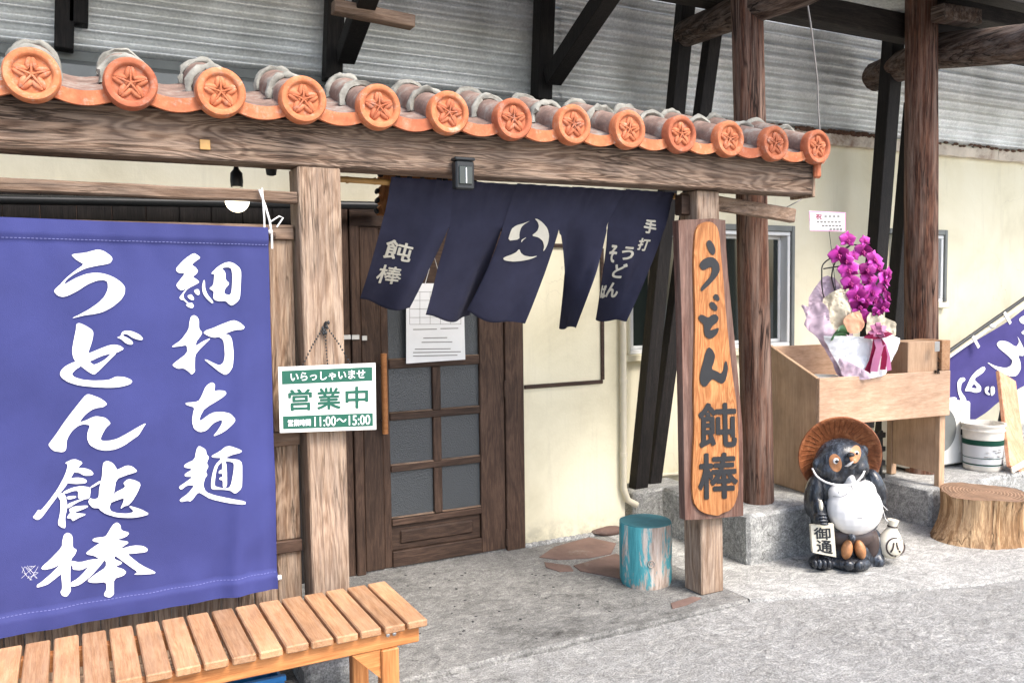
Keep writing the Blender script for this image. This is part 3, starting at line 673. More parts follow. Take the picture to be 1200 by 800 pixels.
# ---- roof tiles
TP, TX0, TZ, TY = .2923, -.078, 2.264, 3.2
RISE = .15/.43
def flower_disc():
    bm = newbm(); rp = [(0.0001, .004), (.058, .004), (.062, .014), (.068, .018), (.08, .017), (.086, .009), (.086, -.03), (.07, -.034), (.0001, -.034)]
    lathe(bm, rp, (0, 0, 0), 36, Matrix.Rotation(R(90), 3, 'X'), False); bmesh.ops.remove_doubles(bm, verts=bm.verts, dist=.0004)
    return bm
def at(bm, p): bmesh.ops.translate(bm, verts=bm.verts, vec=p); return bm
def petals(p):
    bm = newbm(); q = Vector(p)+Vector((0, -.006, 0))
    for k in range(5):
        a_ = R(90+72*k); M = Matrix.Rotation(-a_, 3, 'Y')
        d = Vector((math.cos(a_), 0, math.sin(a_))); n_ = Vector((-math.sin(a_), 0, math.cos(a_)))
        for s_ in (-1, 1): ell(bm, q+d*.035+n_*(s_*.008), (.023, .0085, .0105), Matrix.Rotation(-a_+s_*.22, 3, 'Y'), 10, 6)
        tube(bm, [q+Vector((0, -.006, 0)), q+d*.026+Vector((0, -.009, 0)), q+d*.046+Vector((0, -.006, 0))], [.003, .0035, .002], 6)
    ell(bm, q, (.009, .009, .009), None, 8, 6); return bm
def barrel(p, d0, d1, r0, r1):
    bm = newbm(); n = 12; rings = []
    for j, (d, rr) in enumerate([(d0, r0), (d0+.02, r0), ((d0+d1)/2, (r0+r1)/2), (d1, r1)]):
        c = Vector(p)+Vector((0, d, d*RISE)); rings.append([bm.verts.new(c+Vector((rr*math.cos(math.pi*k/n*1.16-.25), 0, rr*math.sin(math.pi*k/n*1.16-.25)))) for k in range(n+1)])
        rings.append([bm.verts.new(c+Vector(((rr-.014)*math.cos(math.pi*k/n*1.16-.25), 0, (rr-.014)*math.sin(math.pi*k/n*1.16-.25)))) for k in range(n+1)])
    o_, i_ = rings[0::2], rings[1::2]
    for q in (o_, i_):
        for a_, b_ in zip(q, q[1:]):
            for k in range(n): bm.faces.new((a_[k], a_[k+1], b_[k+1], b_[k]))
    for e in (0, -1):
        for k in range(n): bm.faces.new((o_[e][k], o_[e][k+1], i_[e][k+1], i_[e][k]))
    return bm
def mring(p, d, r_, seed):
    bm = newbm(); c = Vector(p)+Vector((0, d, d*RISE)); pts = [c+Vector(((r_+.004*noise.noise((k, seed, 0)))*math.cos(R(-15+k*15)), .006*noise.noise((k*.7, seed, 3)), (r_+.006*noise.noise((k*.6, seed, 1)))*math.sin(R(-15+k*15)))) for k in range(15)]
    tube(bm, pts, [.014+.010*noise.noise((k*.8, seed, 7)) for k in range(15)], 12, True, .55, seed); return bm
for i in range(-3, 13):
    p = Vector((TX0+TP*i, TY, TZ+.004*noise.noise((i*3.3, 0, 0)))); tilt = .25*noise.noise((i*1.9, 5, 0))
    bm = flower_disc()
    bmesh.ops.rotate(bm, verts=bm.verts, cent=(0, 0, 0), matrix=Matrix.Rotation(tilt, 3, 'Y')); at(bm, p)
    d = fin('disc_tile', bm, W['terra'], G, 40)
    bm = petals((0, 0, 0)); bmesh.ops.rotate(bm, verts=bm.verts, cent=(0, 0, 0), matrix=Matrix.Rotation(tilt, 3, 'Y')); at(bm, p); fin('flower_relief', bm, W['terra'], d, 50)
    q = p+Vector((0, .03, -.004))
    fin('cover_tile', barrel(q, 0, .2, .07, .066), W['tile'], G, 40); fin('cover_tile', barrel(q, .19, .43, .078, .072), W['tile'], G, 40)
    fin('mortar_ring', mring(q, .19, .078, i), W['mortar'], G, 60); fin('mortar_ring', mring(q, .41, .076, i+40), W['mortar'], G, 60)
    # pan tile to the right with its drooping lip
    if i < 12: x0, x1 = p.x+.03, p.x+TP-.03
    else: x0, x1 = p.x+.03, p.x+.085
    def lip(s, t, x0=x0, x1=x1, z=p.z):
        return (x0+(x1-x0)*s, TY+.012, z-.006-.026*math.sin(math.pi*s)-.042*t-(.006*math.sin(math.pi*s) if t else 0))
    bm = newbm(); solid_grid(bm, lip, 14, 2, (0, .018, 0))
    pt = fin('pan_tile', bm, W['terra'], G, 40)
    def pan(s, t, x0=x0, x1=x1, z=p.z): return (x0+(x1-x0)*s, TY+.031+.42*t, z-.006-.03*math.sin(math.pi*s)+.42*t*RISE)
    bm = newbm(); solid_grid(bm, pan, 10, 1, (0, 0, -.014)); fin('pan_bed', bm, W['tile'], pt, 40)
bm = newbm(); box(bm, TX0+12*TP+.03, TX0+12*TP+.075, TY+.03, TY+.06, TZ-.15, TZ-.03, .01); fin('corner_tile', bm, W['terra'], G)
bm = newbm(); hexa(bm, [(-1.6, TY+.06, 2.205), (3.46, TY+.06, 2.205), (3.46, 3.66, 2.335), (-1.6, 3.66, 2.335), (-1.6, TY+.06, 2.217), (3.46, TY+.06, 2.217), (3.46, 3.66, 2.347), (-1.6, 3.66, 2.347)]); fin('roof_deck', bm, W['dark'], G)
bm = newbm(); box(bm, -1.6, 3.46, 3.6, 3.66, 2.2, 2.33, .004); fin('back_purlin', bm, W['blackx'], G)
# yellow plate
p = PY(240, 170, BY); bm = newbm(); box(bm, p.x-.018, p.x+.018, BY-.008, BY-.003, p.z-.018, p.z+.018, .002); fin('brass_plate', bm, W['bamboo'], G)

# ================================================================== BLUE BANNER
BNY = 3.225
bx0, bx1 = -1.15, .661
zt0, zt1 = 1.0, 1.0
def ban(s, t):           # s left to right, t top to bottom
    x = bx0+(bx1-bx0)*s
    top = PY(312, 267, BNY).z+.012*(bx1-x)*1.4; bot = PY(318, 690, BNY).z-.006*(bx1-x)
    z = top+(bot-top)*t
    e = bx1-x
    y = BNY+.006*math.sin(x*5.2+1)*(.4+t)+.009*noise.noise((x*2.2, z*1.1, 2))*(.5+t)
    y -= .016*math.exp(-((e-.07-.08*t)/.035)**2)*(.2+t)-.012*math.exp(-((e-.02)/.02)**2)*t
    y += .004*math.sin(x*42+2*math.sin(z*3))*max(0, 1-abs(t-.96)/.09)+.003*math.sin(x*55)*max(0, 1-abs(t-.06)/.06)
    y += .006*noise.noise((x*7, z*9, 4))*max(0, (t-.8)/.2)
    y += .010*math.sin(z*2.6+x*1.4)*(1-t)+.007*noise.noise((x*3.5+z*2, z*3.2, 8))+.004*noise.noise((x*11-z*6, z*5, 12))*(.3+t)
    if t > .955: y -= .012
    if t < .045: y -= .01
    return (x+.004*noise.noise((0, z*3, 1)), y, z)
N_ = thing('fabric_banner', 'large royal blue cloth banner with white brush lettering hanging above the bench', 'banner', (-.2, BNY, PY(318, 690, BNY).z))
bm = newbm(); solid_grid(bm, ban, 130, 100, (0, .002, 0)); cloth = fin('cloth', bm, W['blue'], N_, 70, bvh=True); T = [BVH[cloth.name]]
bm = newbm(); tube(bm, [(bx0-.02, BNY+.012, ban(0, .02)[2]), (bx1+.03, BNY+.012, ban(1, .02)[2])], .012, 10); fin('hanging_rod', bm, W['dark'], N_, 40)
bm = newbm(); tube(bm, [(bx0-.02, BNY+.03, ban(0, .978)[2]), (bx1+.02, BNY+.03, ban(1, .978)[2])], .01, 10); fin('weight_rod', bm, W['alu'], N_, 40)
for tt in (.047, .953):
    bm = newbm()
    for i in range(150):
        s0 = i/150; a_, b_ = Vector(ban(s0, tt)), Vector(ban(s0+.004, tt)); bar(bm, a_+Vector((0, -.0035, 0)), b_+Vector((0, -.0035, 0)), .0012, .0022)
    o = fin('hem_stitching', bm, W['bluel'], N_); o['kind'] = 'stuff'
c_ = Vector((bx1+.012, BNY, 0)); zt = ban(1, .02)[2]; zz = 1.935
bm = newbm()
tube(bm, [(c_.x-.03, 3.262, zz), (c_.x-.012, 3.25, zz-.06), (c_.x-.005, BNY-.012, zt+.05), (c_.x+.0, BNY-.014, zt), (c_.x, BNY-.016, zt-.05)], .004, 6)
tube(bm, [(c_.x-.02, 3.26, zz+.006), (c_.x-.02, BNY+.01, zt+.06), (c_.x-.025, BNY-.01, zt+.005)], .0035, 6)
tube(bm, [(c_.x, BNY-.012, zt+.05), (c_.x+.03, BNY-.01, zt+.07), (c_.x+.045, BNY-.01, zt+.065), (c_.x+.02, BNY-.012, zt+.03)], .003, 6)
ell(bm, (c_.x-.004, BNY-.016, zt+.012), (.009, .009, .009), None, 8, 6); fin('cord', bm, W['cordw'], N_, 60)
E_ = .0035
def bch(nm, polys): o = decal('character', polys, T, W['white'], N_, E_, BNY); o['label'] = nm
bch('white brush character u', crop((50, 280), 8, [(270, 150), (300, 140), (400, 130), (470, 110), (515, 98), (570, 112), (640, 160), (655, 190), (635, 225), (590, 238), (510, 250), (400, 275), (300, 325), (225, 380), (190, 440), (160, 430), (215, 370), (300, 300), (390, 238), (330, 205), (290, 175)],
    [(105, 490), (120, 465), (195, 400), (190, 435), (300, 370), (400, 330), (480, 317), (560, 322), (650, 350), (730, 400), (772, 450), (770, 510), (735, 570), (650, 640), (560, 685), (480, 703), (400, 712), (320, 732), (270, 742), (350, 705), (440, 655), (520, 600), (580, 540), (612, 470), (610, 405), (580, 385), (510, 388), (420, 425), (330, 485), (240, 530), (190, 543), (140, 530)]))
bch('white brush character do', crop((60, 370), 8, [(235, 75), (265, 65), (330, 95), (385, 130), (397, 165), (380, 250), (345, 350), (360, 430), (400, 460), (470, 455), (425, 535), (400, 550), (350, 525), (285, 475), (240, 445), (205, 390), (195, 320), (215, 210), (232, 130)],
    [(330, 360), (450, 310), (540, 275), (600, 268), (650, 280), (685, 308), (615, 345), (565, 350), (470, 375), (360, 428), (320, 420)],
    [(565, 350), (615, 345), (550, 410), (480, 480), (425, 535), (390, 470), (400, 458), (450, 440), (510, 405)],
    [(270, 478), (230, 500), (190, 545), (220, 575), (300, 598), (400, 606), (500, 603), (550, 595), (605, 567), (680, 570), (740, 592), (762, 612), (740, 640), (650, 665), (540, 672), (400, 665), (260, 650), (160, 620), (100, 580), (80, 545), (95, 505), (140, 465), (215, 430), (300, 420)],
    [(615, 200), (650, 190), (665, 150), (700, 137), (760, 142), (830, 175), (862, 210), (850, 225), (815, 222), (765, 205), (720, 175), (685, 165), (672, 185), (710, 200), (755, 230), (770, 255), (745, 270), (700, 255), (655, 215)]))
bch('white brush character n', crop((50, 450), 8.886, [(60, 630), (75, 605), (140, 520), (220, 400), (310, 280), (430, 130), (460, 105), (490, 103), (600, 145), (650, 180), (672, 208), (630, 238), (560, 245), (510, 265), (450, 310), (410, 355), (385, 395), (450, 375), (510, 345), (555, 330), (650, 345), (690, 380), (708, 408), (660, 450), (625, 510), (600, 570), (625, 587), (700, 585), (780, 565), (900, 500), (1000, 440), (1080, 400), (1045, 455), (1000, 530), (940, 570), (850, 635), (760, 675), (660, 690), (570, 675), (490, 630), (462, 560), (470, 490), (497, 425), (430, 412), (370, 430), (310, 480), (270, 540), (250, 590), (245, 680), (212, 706), (120, 695), (85, 665)]))
bch('white brush character ton', crop((30, 530), 8, [(365, 95), (455, 55), (540, 90), (500, 130), (450, 190), (420, 245), (365, 330), (290, 420), (230, 500), (150, 610), (110, 632), (65, 605), (90, 575), (120, 530), (140, 545), (220, 450), (300, 340), (370, 210), (400, 110)],
    [(480, 140), (560, 145), (615, 165), (638, 195), (620, 213), (550, 215), (500, 185), (460, 185)], [(400, 245), (480, 230), (550, 240), (578, 265), (560, 285), (480, 292), (410, 285), (385, 280)],
    [(350, 365), (440, 325), (520, 310), (600, 322), (610, 345), (600, 425), (550, 435), (490, 430), (495, 355), (450, 355), (370, 385)], [(300, 405), (350, 370), (375, 400), (390, 480), (385, 540), (370, 600), (375, 705), (340, 700), (300, 670), (325, 560), (330, 450)],
    [(380, 410), (470, 400), (475, 420), (400, 440)], [(390, 480), (490, 440), (560, 430), (480, 465), (390, 525)],
    [(405, 530), (450, 500), (580, 490), (585, 505), (530, 530), (450, 560), (560, 570), (560, 580), (500, 605), (440, 640), (430, 615), (385, 610), (400, 580), (420, 560)],
    [(730, 90), (765, 72), (820, 95), (850, 140), (855, 160), (950, 115), (1000, 125), (1045, 165), (1035, 180), (950, 205), (850, 245), (830, 375), (800, 470), (785, 510), (800, 545), (860, 563), (960, 568), (1020, 550), (960, 490), (1080, 525), (1163, 570), (1080, 595), (980, 608), (850, 600), (750, 570), (700, 535), (690, 515), (630, 515), (585, 465), (600, 420), (640, 435), (685, 420), (690, 330), (715, 230), (722, 130)],
    [(600, 322), (700, 255), (720, 270), (610, 330)], [(830, 375), (920, 330), (935, 310), (915, 280), (960, 243), (1020, 252), (1082, 285), (1050, 370), (1000, 450), (960, 490), (930, 495), (885, 525), (920, 450), (920, 420), (860, 440), (790, 470)]))
bch('white brush character bo', crop((20, 605), 7.059, [(385, 150), (415, 128), (450, 145), (460, 175), (460, 255), (495, 270), (480, 310), (445, 350), (440, 450), (440, 560), (445, 610), (410, 662), (370, 650), (357, 620), (375, 590), (365, 480), (365, 470), (290, 530), (250, 560), (165, 585), (165, 560), (200, 540), (280, 470), (360, 390), (290, 425), (215, 438), (197, 420), (280, 345), (370, 250), (375, 200)],
    [(445, 360), (520, 375), (620, 350), (730, 345), (690, 400), (610, 490), (520, 560), (445, 580), (445, 540), (500, 510), (560, 450), (590, 410), (530, 440), (460, 435), (460, 405), (440, 400)],
    [(740, 150), (790, 65), (825, 42), (855, 65), (860, 110), (932, 130), (900, 165), (820, 190), (910, 200), (922, 215), (880, 240), (850, 265), (960, 235), (1040, 238), (1083, 265), (1070, 290), (960, 302), (910, 305), (1000, 380), (1060, 415), (1145, 455), (1135, 470), (960, 478), (1000, 455), (920, 400), (840, 340), (810, 320), (800, 345), (870, 375), (860, 390), (810, 410), (880, 430), (905, 455), (880, 485), (800, 510), (800, 610), (800, 640), (765, 678), (720, 650), (720, 630), (740, 600), (735, 535), (640, 545), (585, 535), (590, 515), (650, 470), (735, 415), (735, 360), (690, 355), (640, 320), (580, 310), (570, 295), (630, 250), (690, 210), (640, 205), (620, 190), (645, 172), (720, 165)]))
bch('white brush character for thin', crop((195, 290), 10, [(110, 250), (150, 200), (220, 130), (320, 65), (360, 85), (402, 120), (330, 170), (295, 205), (340, 230), (372, 275), (350, 310), (305, 345), (350, 370), (388, 405), (350, 430), (250, 480), (195, 550), (205, 600), (265, 655), (300, 645), (322, 685), (300, 712), (250, 695), (225, 670), (250, 660), (200, 615), (165, 610), (150, 585), (180, 545), (240, 475), (180, 505), (140, 485), (112, 440), (150, 390), (220, 300), (150, 300), (120, 280)],
    [(320, 505), (350, 488), (380, 490), (390, 545), (370, 560), (340, 540)], [(245, 565), (290, 545), (322, 590), (318, 615), (290, 615), (255, 590)], [(440, 375), (450, 400), (452, 480), (480, 550), (548, 635), (540, 658), (480, 610), (430, 545), (415, 470), (425, 410)],
    [[(520, 305), (600, 225), (680, 180), (740, 168), (800, 190), (860, 240), (877, 300), (870, 450), (862, 590), (830, 640), (765, 682), (735, 665), (695, 625), (620, 628), (570, 618), (545, 590), (555, 520), (540, 505), (497, 480), (550, 440), (560, 310), (540, 310)], [(640, 240), (720, 230), (760, 245), (772, 330), (768, 450), (760, 530), (735, 560), (675, 540), (680, 490), (740, 420), (692, 380), (690, 290)]]))
bch('white brush character for beat', crop((195, 365), 10, [(285, 60), (320, 40), (360, 60), (380, 100), (380, 200), (420, 245), (400, 285), (350, 350), (340, 405), (430, 345), (525, 305), (440, 390), (380, 450), (335, 510), (330, 640), (335, 700), (295, 738), (260, 700), (200, 660), (130, 668), (70, 630), (85, 605), (245, 485), (240, 390), (160, 405), (60, 415), (80, 395), (170, 335), (260, 210), (270, 120)],
    [(430, 250), (460, 220), (540, 195), (640, 150), (780, 98), (850, 120), (918, 175), (900, 210), (800, 215), (680, 260), (740, 275), (765, 320), (780, 400), (790, 500), (780, 640), (740, 710), (690, 742), (620, 705), (540, 640), (440, 560), (470, 560), (560, 605), (620, 630), (665, 600), (685, 520), (680, 420), (665, 330), (610, 292), (560, 305), (500, 290)]))
bch('white brush character chi', crop((200, 440), 5, [(205, 60), (240, 37), (260, 50), (255, 90), (280, 85), (318, 88), (328, 105), (300, 130), (200, 190), (175, 230), (165, 270), (240, 215), (300, 210), (350, 220), (383, 255), (365, 285), (310, 330), (245, 357), (275, 320), (300, 280), (300, 255), (250, 275), (210, 320), (170, 330), (135, 310), (125, 270), (130, 220), (140, 185), (90, 170), (85, 158), (160, 152), (180, 120)]))
bch('white brush character for noodles', crop((200, 440), 5, [(150, 430), (165, 408), (205, 430), (210, 460), (225, 475), (210, 510), (222, 530), (205, 560), (215, 580), (200, 600), (190, 640), (205, 680), (260, 700), (360, 720), (438, 735), (435, 755), (340, 745), (230, 720), (190, 695), (160, 680), (120, 735), (95, 730), (60, 738), (50, 725), (100, 690), (140, 640), (95, 640), (60, 668), (45, 650), (90, 620), (130, 590), (85, 590), (80, 575), (130, 545), (75, 535), (85, 515), (140, 490)],
    [[(235, 470), (290, 440), (320, 415), (350, 410), (418, 435), (410, 450), (360, 462), (320, 480), (350, 485), (400, 490), (418, 510), (418, 600), (415, 660), (380, 692), (350, 670), (300, 665), (240, 665), (235, 640), (242, 580), (260, 520), (300, 480), (250, 478)], [(345, 500), (372, 510), (370, 560), (352, 650), (320, 660), (270, 650), (255, 640), (265, 560), (280, 520), (310, 500)]],
    [(300, 505), (325, 500), (330, 580), (330, 650), (305, 655), (305, 610), (285, 608), (285, 595), (305, 590), (300, 570), (280, 572), (282, 555), (302, 548)]))
random.seed(11)
lines('faint_crest', [(35+9*math.cos(k)*random.random(), 670+9*math.sin(k*1.3), 35+10*math.cos(k*1.7), 670+8*math.sin(k*2.1)) for k in range(16)], .25, T, W['white'], N_, E_, BNY)

# ================================================================== NOREN
NR = thing('noren_curtain', 'navy split doorway curtain with cream crest and characters, billowing inward below the beam', 'curtain', (1.97, 3.5, 1.4))
bm = newbm(); RZ = 2.012
pts = [(.93, 3.5, RZ+.01), (1.4, 3.5, RZ+.002), (2.0, 3.5, RZ-.004), (2.5, 3.5, RZ-.002), (2.79, 3.47, RZ)]; tube(bm, pts, [.013, .014, .013, .012, .012], 10)
for x in (1.05, 1.17, 2.75): lathe(bm, [(.0155, -.004), (.0155, .004)], (x, 3.5, RZ+.007), 10, Matrix.Rotation(R(90), 3, 'Y'))
fin('bamboo_rod', bm, W['bamboo'], NR, 40)
PW = .3; T0 = .25
apex = {1: (527, 264, 3.53), 2: (590, 262, 3.54), 3: (655, 268, 3.53), 4: (712, 262, 3.53)}
spec = [(0, 1, (421, 350, 3.82), (480, 362, 3.72), 0), (1, 2, (500, 371, 3.72), (552, 372, 3.86), .004), (2, 3, (545, 366, 3.80), (612, 380, 3.72), -.006), (3, 4, (657, 381, 3.98), (672, 383, 3.70), .003), (4, 5, (700, 373, 3.86), (736, 374, 3.62), -.003)]
TN = []
def edge_pt(top, ap, bot, t):
    if ap is None: return Vector((top.x+(bot.x-top.x)*t**1.15, top.y+(bot.y-top.y)*t**1.5, top.z+(bot.z-top.z)*t))
    if t < T0: return top.lerp(ap, t/T0)
    q = (t-T0)/(1-T0); return Vector((ap.x+(bot.x-ap.x)*q**1.05, ap.y+(bot.y-ap.y)*q**1.2, ap.z+(bot.z-ap.z)*q))
for k, (i0, i1, bl, br, oy) in enumerate(spec):
    xa, xb_ = 1.229+PW*i0, 1.229+PW*i1
    BL, BR = PY(*bl[:2], bl[2]), PY(*br[:2], br[2])
    TL, TR = Vector((xa, 3.472+oy*.5, 2.036)), Vector((xb_, 3.472+oy*.5, 2.032))
    AL = PY(*apex[i0]) if i0 in apex else None; AR = PY(*apex[i1]) if i1 in apex else None
    def fn(s, t, TL=TL, TR=TR, AL=AL, AR=AR, BL=BL, BR=BR, oy=oy, k=k):
        p = edge_pt(TL, AL, BL, t).lerp(edge_pt(TR, AR, BR, t), s); X = TL.x+(TR.x-TL.x)*s
        fr = min(1, max(0, (t-.1)/.5)); en = min(1, 4*min(s, 1-s)) if t < T0+.05 else 1
        p.y += oy*fr+en*fr*((.020*math.sin(s*math.pi*2+k*1.9)+.010*math.sin(s*12+k+t*3))*(1.6 if k == 3 else .8)+.014*noise.noise((X*9, t*1.6, k*3)))
        p.y += .006*math.sin(X*95+2*noise.noise((X*8, 1, 0)))*max(0, 1-t/.22)+.004*noise.noise((X*40, t*3, 0))*max(0, 1-t/.5)
        if t < .06: p.y -= .010
        p.z += (-.014*math.sin(math.pi*s)+.01*math.sin(s*7+k))*t*t
        return p
    bm = newbm(); solid_grid(bm, fn, 30, 50, (0, .0018, 0)); o = fin('cloth_panel', bm, W['navy'], NR, 70, bvh=True); TN.append(BVH[o.name])
decal('crest', crop((570, 240), 10, [(560, 158), (600, 165), (660, 210), (710, 275), (732, 350), (720, 440), (690, 510), (660, 545), (672, 480), (655, 420), (610, 380), (525, 358), (590, 310), (612, 250), (600, 200)], [(510, 182), (440, 210), (340, 240), (285, 290), (245, 418), (380, 400), (378, 330), (400, 260), (450, 215)],
    [(190, 620), (220, 600), (290, 575), (340, 550), (378, 510), (400, 560), (440, 590), (520, 605), (600, 590), (520, 630), (420, 652), (320, 660), (230, 650), (200, 640)], [(400, 405), (470, 372), (420, 410), (402, 440)]), TN, W['creamp'], NR, .005, 3.6)
def nt_(ch, q, b=.04): text('character', ch, q, TN, W['creamp'], NR, b, .004, 3.6)
nt_('飩', [(455, 279), (485, 287), (480, 307), (448, 301)], .024); nt_('棒', [(447, 309), (472, 314), (469, 333), (439, 330)], .02)
nt_('手', [(757, 256), (769, 259), (767, 274), (753, 272)]); nt_('打', [(750, 279), (762, 280), (757, 294), (746, 292)]); nt_('う', [(731, 289), (744, 289), (740, 305), (727, 303)])
nt_('ど', [(722, 309), (736, 309), (730, 326), (717, 324)]); nt_('ん', [(713, 331), (726, 331), (723, 348), (710, 347)]); nt_('そ', [(716, 286), (724, 288), (720, 307), (713, 305)]); nt_('ば', [(706, 333), (711, 334), (709, 349), (704, 348)])

# ================================================================== CARVED PLAQUE, LIGHTS AND SMALL THINGS ON THE PORCH
pq = [(446, 203), (470, 202), (500, 204), (530, 207), (558, 212), (556, 240), (540, 252), (500, 254), (470, 254), (444, 252), (441, 246), (446, 240), (441, 234), (447, 228), (443, 222), (449, 216), (444, 210)]
PQ = thing('carved_plaque', 'honey brown carved plaque with ragged dark edge half hidden by the navy curtain', 'plaque', PY(500, 252, 3.8))
bm = newbm(); prism(bm, [PY(x, y, 3.78) for x, y in pq], (0, .03, 0)); o = fin('board', bm, W['signf'], PQ, bvh=True); PT = [BVH[o.name]]
for x, y in [(446, 205), (444, 213), (442, 224), (442, 235), (441, 247), (466, 206), (480, 208), (495, 207), (515, 210), (522, 211), (557, 214)]:
    bm = newbm(); ell(bm, PY(x, y, 3.775), (.016, .012, .011), Matrix.Rotation(x, 3, 'Y'), 8, 6); fin('charred_notch', bm, W['ink'], PQ, 60)
SL = thing('solar_light', 'small dark solar lamp clipped to the underside of the beam', 'lamp', PY(541, 222, 3.245))
p0, p1 = PY(532, 222, 3.24), PY(553, 190, 3.24)
bm = newbm(); box(bm, p0.x, p1.x, 3.215, 3.262, p0.z, p1.z, .006); fin('body', bm, W['plast'], SL)
bm = newbm(); box(bm, p0.x+.012, p1.x-.012, 3.209, 3.2145, p0.z+.02, p1.z-.022, .002); fin('panel', bm, W['wglass'], SL)
bm = newbm(); box(bm, (p0.x+p1.x)/2-.002, (p0.x+p1.x)/2+.002, 3.205, 3.2085, p0.z+.024, p1.z-.03); fin('strip', bm, W['white'], SL)
bm = newbm(); box(bm, p0.x-.004, p1.x+.004, 3.212, 3.262, p1.z+.001, p1.z+.014, .004); fin('cap', bm, W['plast'], SL)
LB = thing('hanging_bulb', 'lit white globe bulb in a black socket hanging behind the timber rail', 'lamp', PY(277, 248, 3.62))
pb = PY(278, 235, 3.62)
bm = newbm(); ell(bm, pb, (.048, .048, .048), None, 24, 16); fin('bulb', bm, emit('warm_bulb_glow', (1, .86, .62), 2.2), LB, 60)
bm = newbm(); lathe(bm, [(.012, .0), (.024, .005), (.026, .03), (.024, .06), (.012, .075), (.005, .1)], pb+Vector((0, 0, .05)), 14); fin('socket', bm, W['plast'], LB, 40)
bm = newbm(); tube(bm, [pb+Vector((0, 0, .14)), pb+Vector((0, 0, .38))], .004, 6); fin('flex', bm, W['plast'], LB, 40)
SK = thing('lamp_socket', 'empty black lamp socket hanging just under the beam by the post', 'lamp', PY(318, 208, 3.6)); p = PY(318, 206, 3.6)
bm = newbm(); lathe(bm, [(.01, 0), (.02, .004), (.024, .03), (.024, .07), (.012, .09)], p, 12); fin('socket', bm, W['plast'], SK, 40)
bm = newbm(); tube(bm, [p+Vector((0, 0, .085)), p+Vector((0, 0, .25))], .005, 6); fin('flex', bm, W['plast'], SK, 40)

# ================================================================== BENCH
BZ, BYr, BYf = .42, 3.157, 2.71
BN = thing('slatted_bench', 'orange stained wooden bench with crosswise slats at the foot of the blue banner', 'bench', (.1, 2.93, -.022))
XR = 1.062; SP = .0827
def slat(x1):
    bm = newbm(); box(bm, x1-SP+.0105, x1, BYf, BYr, BZ-.026, BZ, .004); return bm
for k in range(24):
    bm = slat(XR-k*SP+.0); dx = .002*noise.noise((k*2.3, 0, 0)); bmesh.ops.translate(bm, verts=bm.verts, vec=(dx, .006*noise.noise((k*1.7, 3, 0)), .0015*noise.noise((k*3.1, 6, 0))))
    fin('slat', bm, W['slat'], BN)
XL = XR-24*SP
def bpart(nm, q, mat='bench', bev=.004):
    bm = newbm(); box(bm, *q, bev); return fin(nm, bm, W[mat], BN)
for y in (BYf+.03, BYr-.065): bpart('apron', (XL+.02, XR-.02, y, y+.035, BZ-.026-.062, BZ-.0265))
for x in (XR-.16, XL+.1):
    for y in (BYf+.022, BYr-.075): bpart('leg', (x, x+.062, y, y+.052, -.021, BZ-.089), 'benchz')
    bpart('cross_rail', (x+.012, x+.05, BYf+.075, BYr-.076, BZ-.15, BZ-.095), 'slat')
for s_ in (1,):
    for y in (BYf+.035, BYr-.06):
        bm = newbm(); x = XR-.161; prism(bm, [(x, y, BZ-.089), (x, y, BZ-.19), (x-.1, y, BZ-.089)], (0, .028, 0)); fin('gusset', bm, W['bench'], BN)
for x in (XR-.135, XR-.112):
    bm = newbm(); lathe(bm, [(.0075, 0), (.007, .004), (.003, .006)], (x, BYf+.03, BZ-.04), 10, Matrix.Rotation(R(90), 3, 'X')); fin('bolt', bm, W['steel'], BN, 40)
# blue crate under the bench
CR = thing('blue_crate', 'bright blue plastic crate pushed under the bench', 'crate', (.42, 3.0, -.022))
for nm, q in [('side', (.24, .62, 2.955, 2.965, -.02, .2)), ('side', (.24, .62, 3.135, 3.145, -.02, .2)), ('end', (.24, .25, 2.966, 3.134, -.02, .2)), ('end', (.61, .62, 2.966, 3.134, -.02, .2)), ('rim', (.235, .625, 2.95, 2.97, .201, .22)), ('base', (.251, .609, 2.966, 3.134, -.018, -.008))]:
    bm = newbm(); box(bm, *q, .002); fin(nm, bm, W['bluep'], CR)
for i in range(6):
    bm = newbm(); box(bm, .27+i*.06, .285+i*.06, 2.949, 2.9545, .02, .195, .001); fin('rib', bm, W['bluep'], CR)

# ================================================================== OPEN SIGN
OY = 3.235
OS = thing('open_sign', 'white and green opening hours board hanging on a chain from the post', 'sign', PY(384, 505, OY))
cs = [PY(326, 430, OY), PY(440, 425, OY), PY(441, 503, OY), PY(328, 507, OY)]
bm = newbm(); prism(bm, cs, (0, .006, 0)); o = fin('board', bm, W['acw'], OS, bvh=True); TO = [BVH[o.name]]
def q4(u0, v0, u1, v1):
    f = lambda u_, v_: ((326+(440-326)*u_)*(1-v_)+(328+(441-328)*u_)*v_, (430+(425-430)*u_)*(1-v_)+(507+(503-507)*u_)*v_)
    return [f(u0, v0), f(u1, v0), f(u1, v1), f(u0, v1)]
decal('header_band', [[q4(.035, .06, .965, .265)]], TO, W['green'], OS, .0008, OY, 0, 1); decal('footer_band', [[q4(.035, .75, .965, .945)]], TO, W['green'], OS, .0008, OY, 0, 1)
text('lettering', 'いらっしゃいませ', q4(.125, .095, .89, .225), TO, W['white'], OS, .02, .0018, OY)
for i, ch in enumerate('営業中'): text('lettering', ch, q4(.1+.295*i, .35, .335+.295*i-(.01 if i == 2 else 0), .665), TO, W['green'], OS, .025, .0012, OY)
text('lettering', '営業時間', q4(.085, .805, .32, .905), TO, W['white'], OS, .02, .0018, OY); text('lettering', '11:00〜15:00', q4(.36, .775, .935, .92), TO, W['white'], OS, .012, .0018, OY)
hk = PY(381, 380, 3.27); bm = newbm()
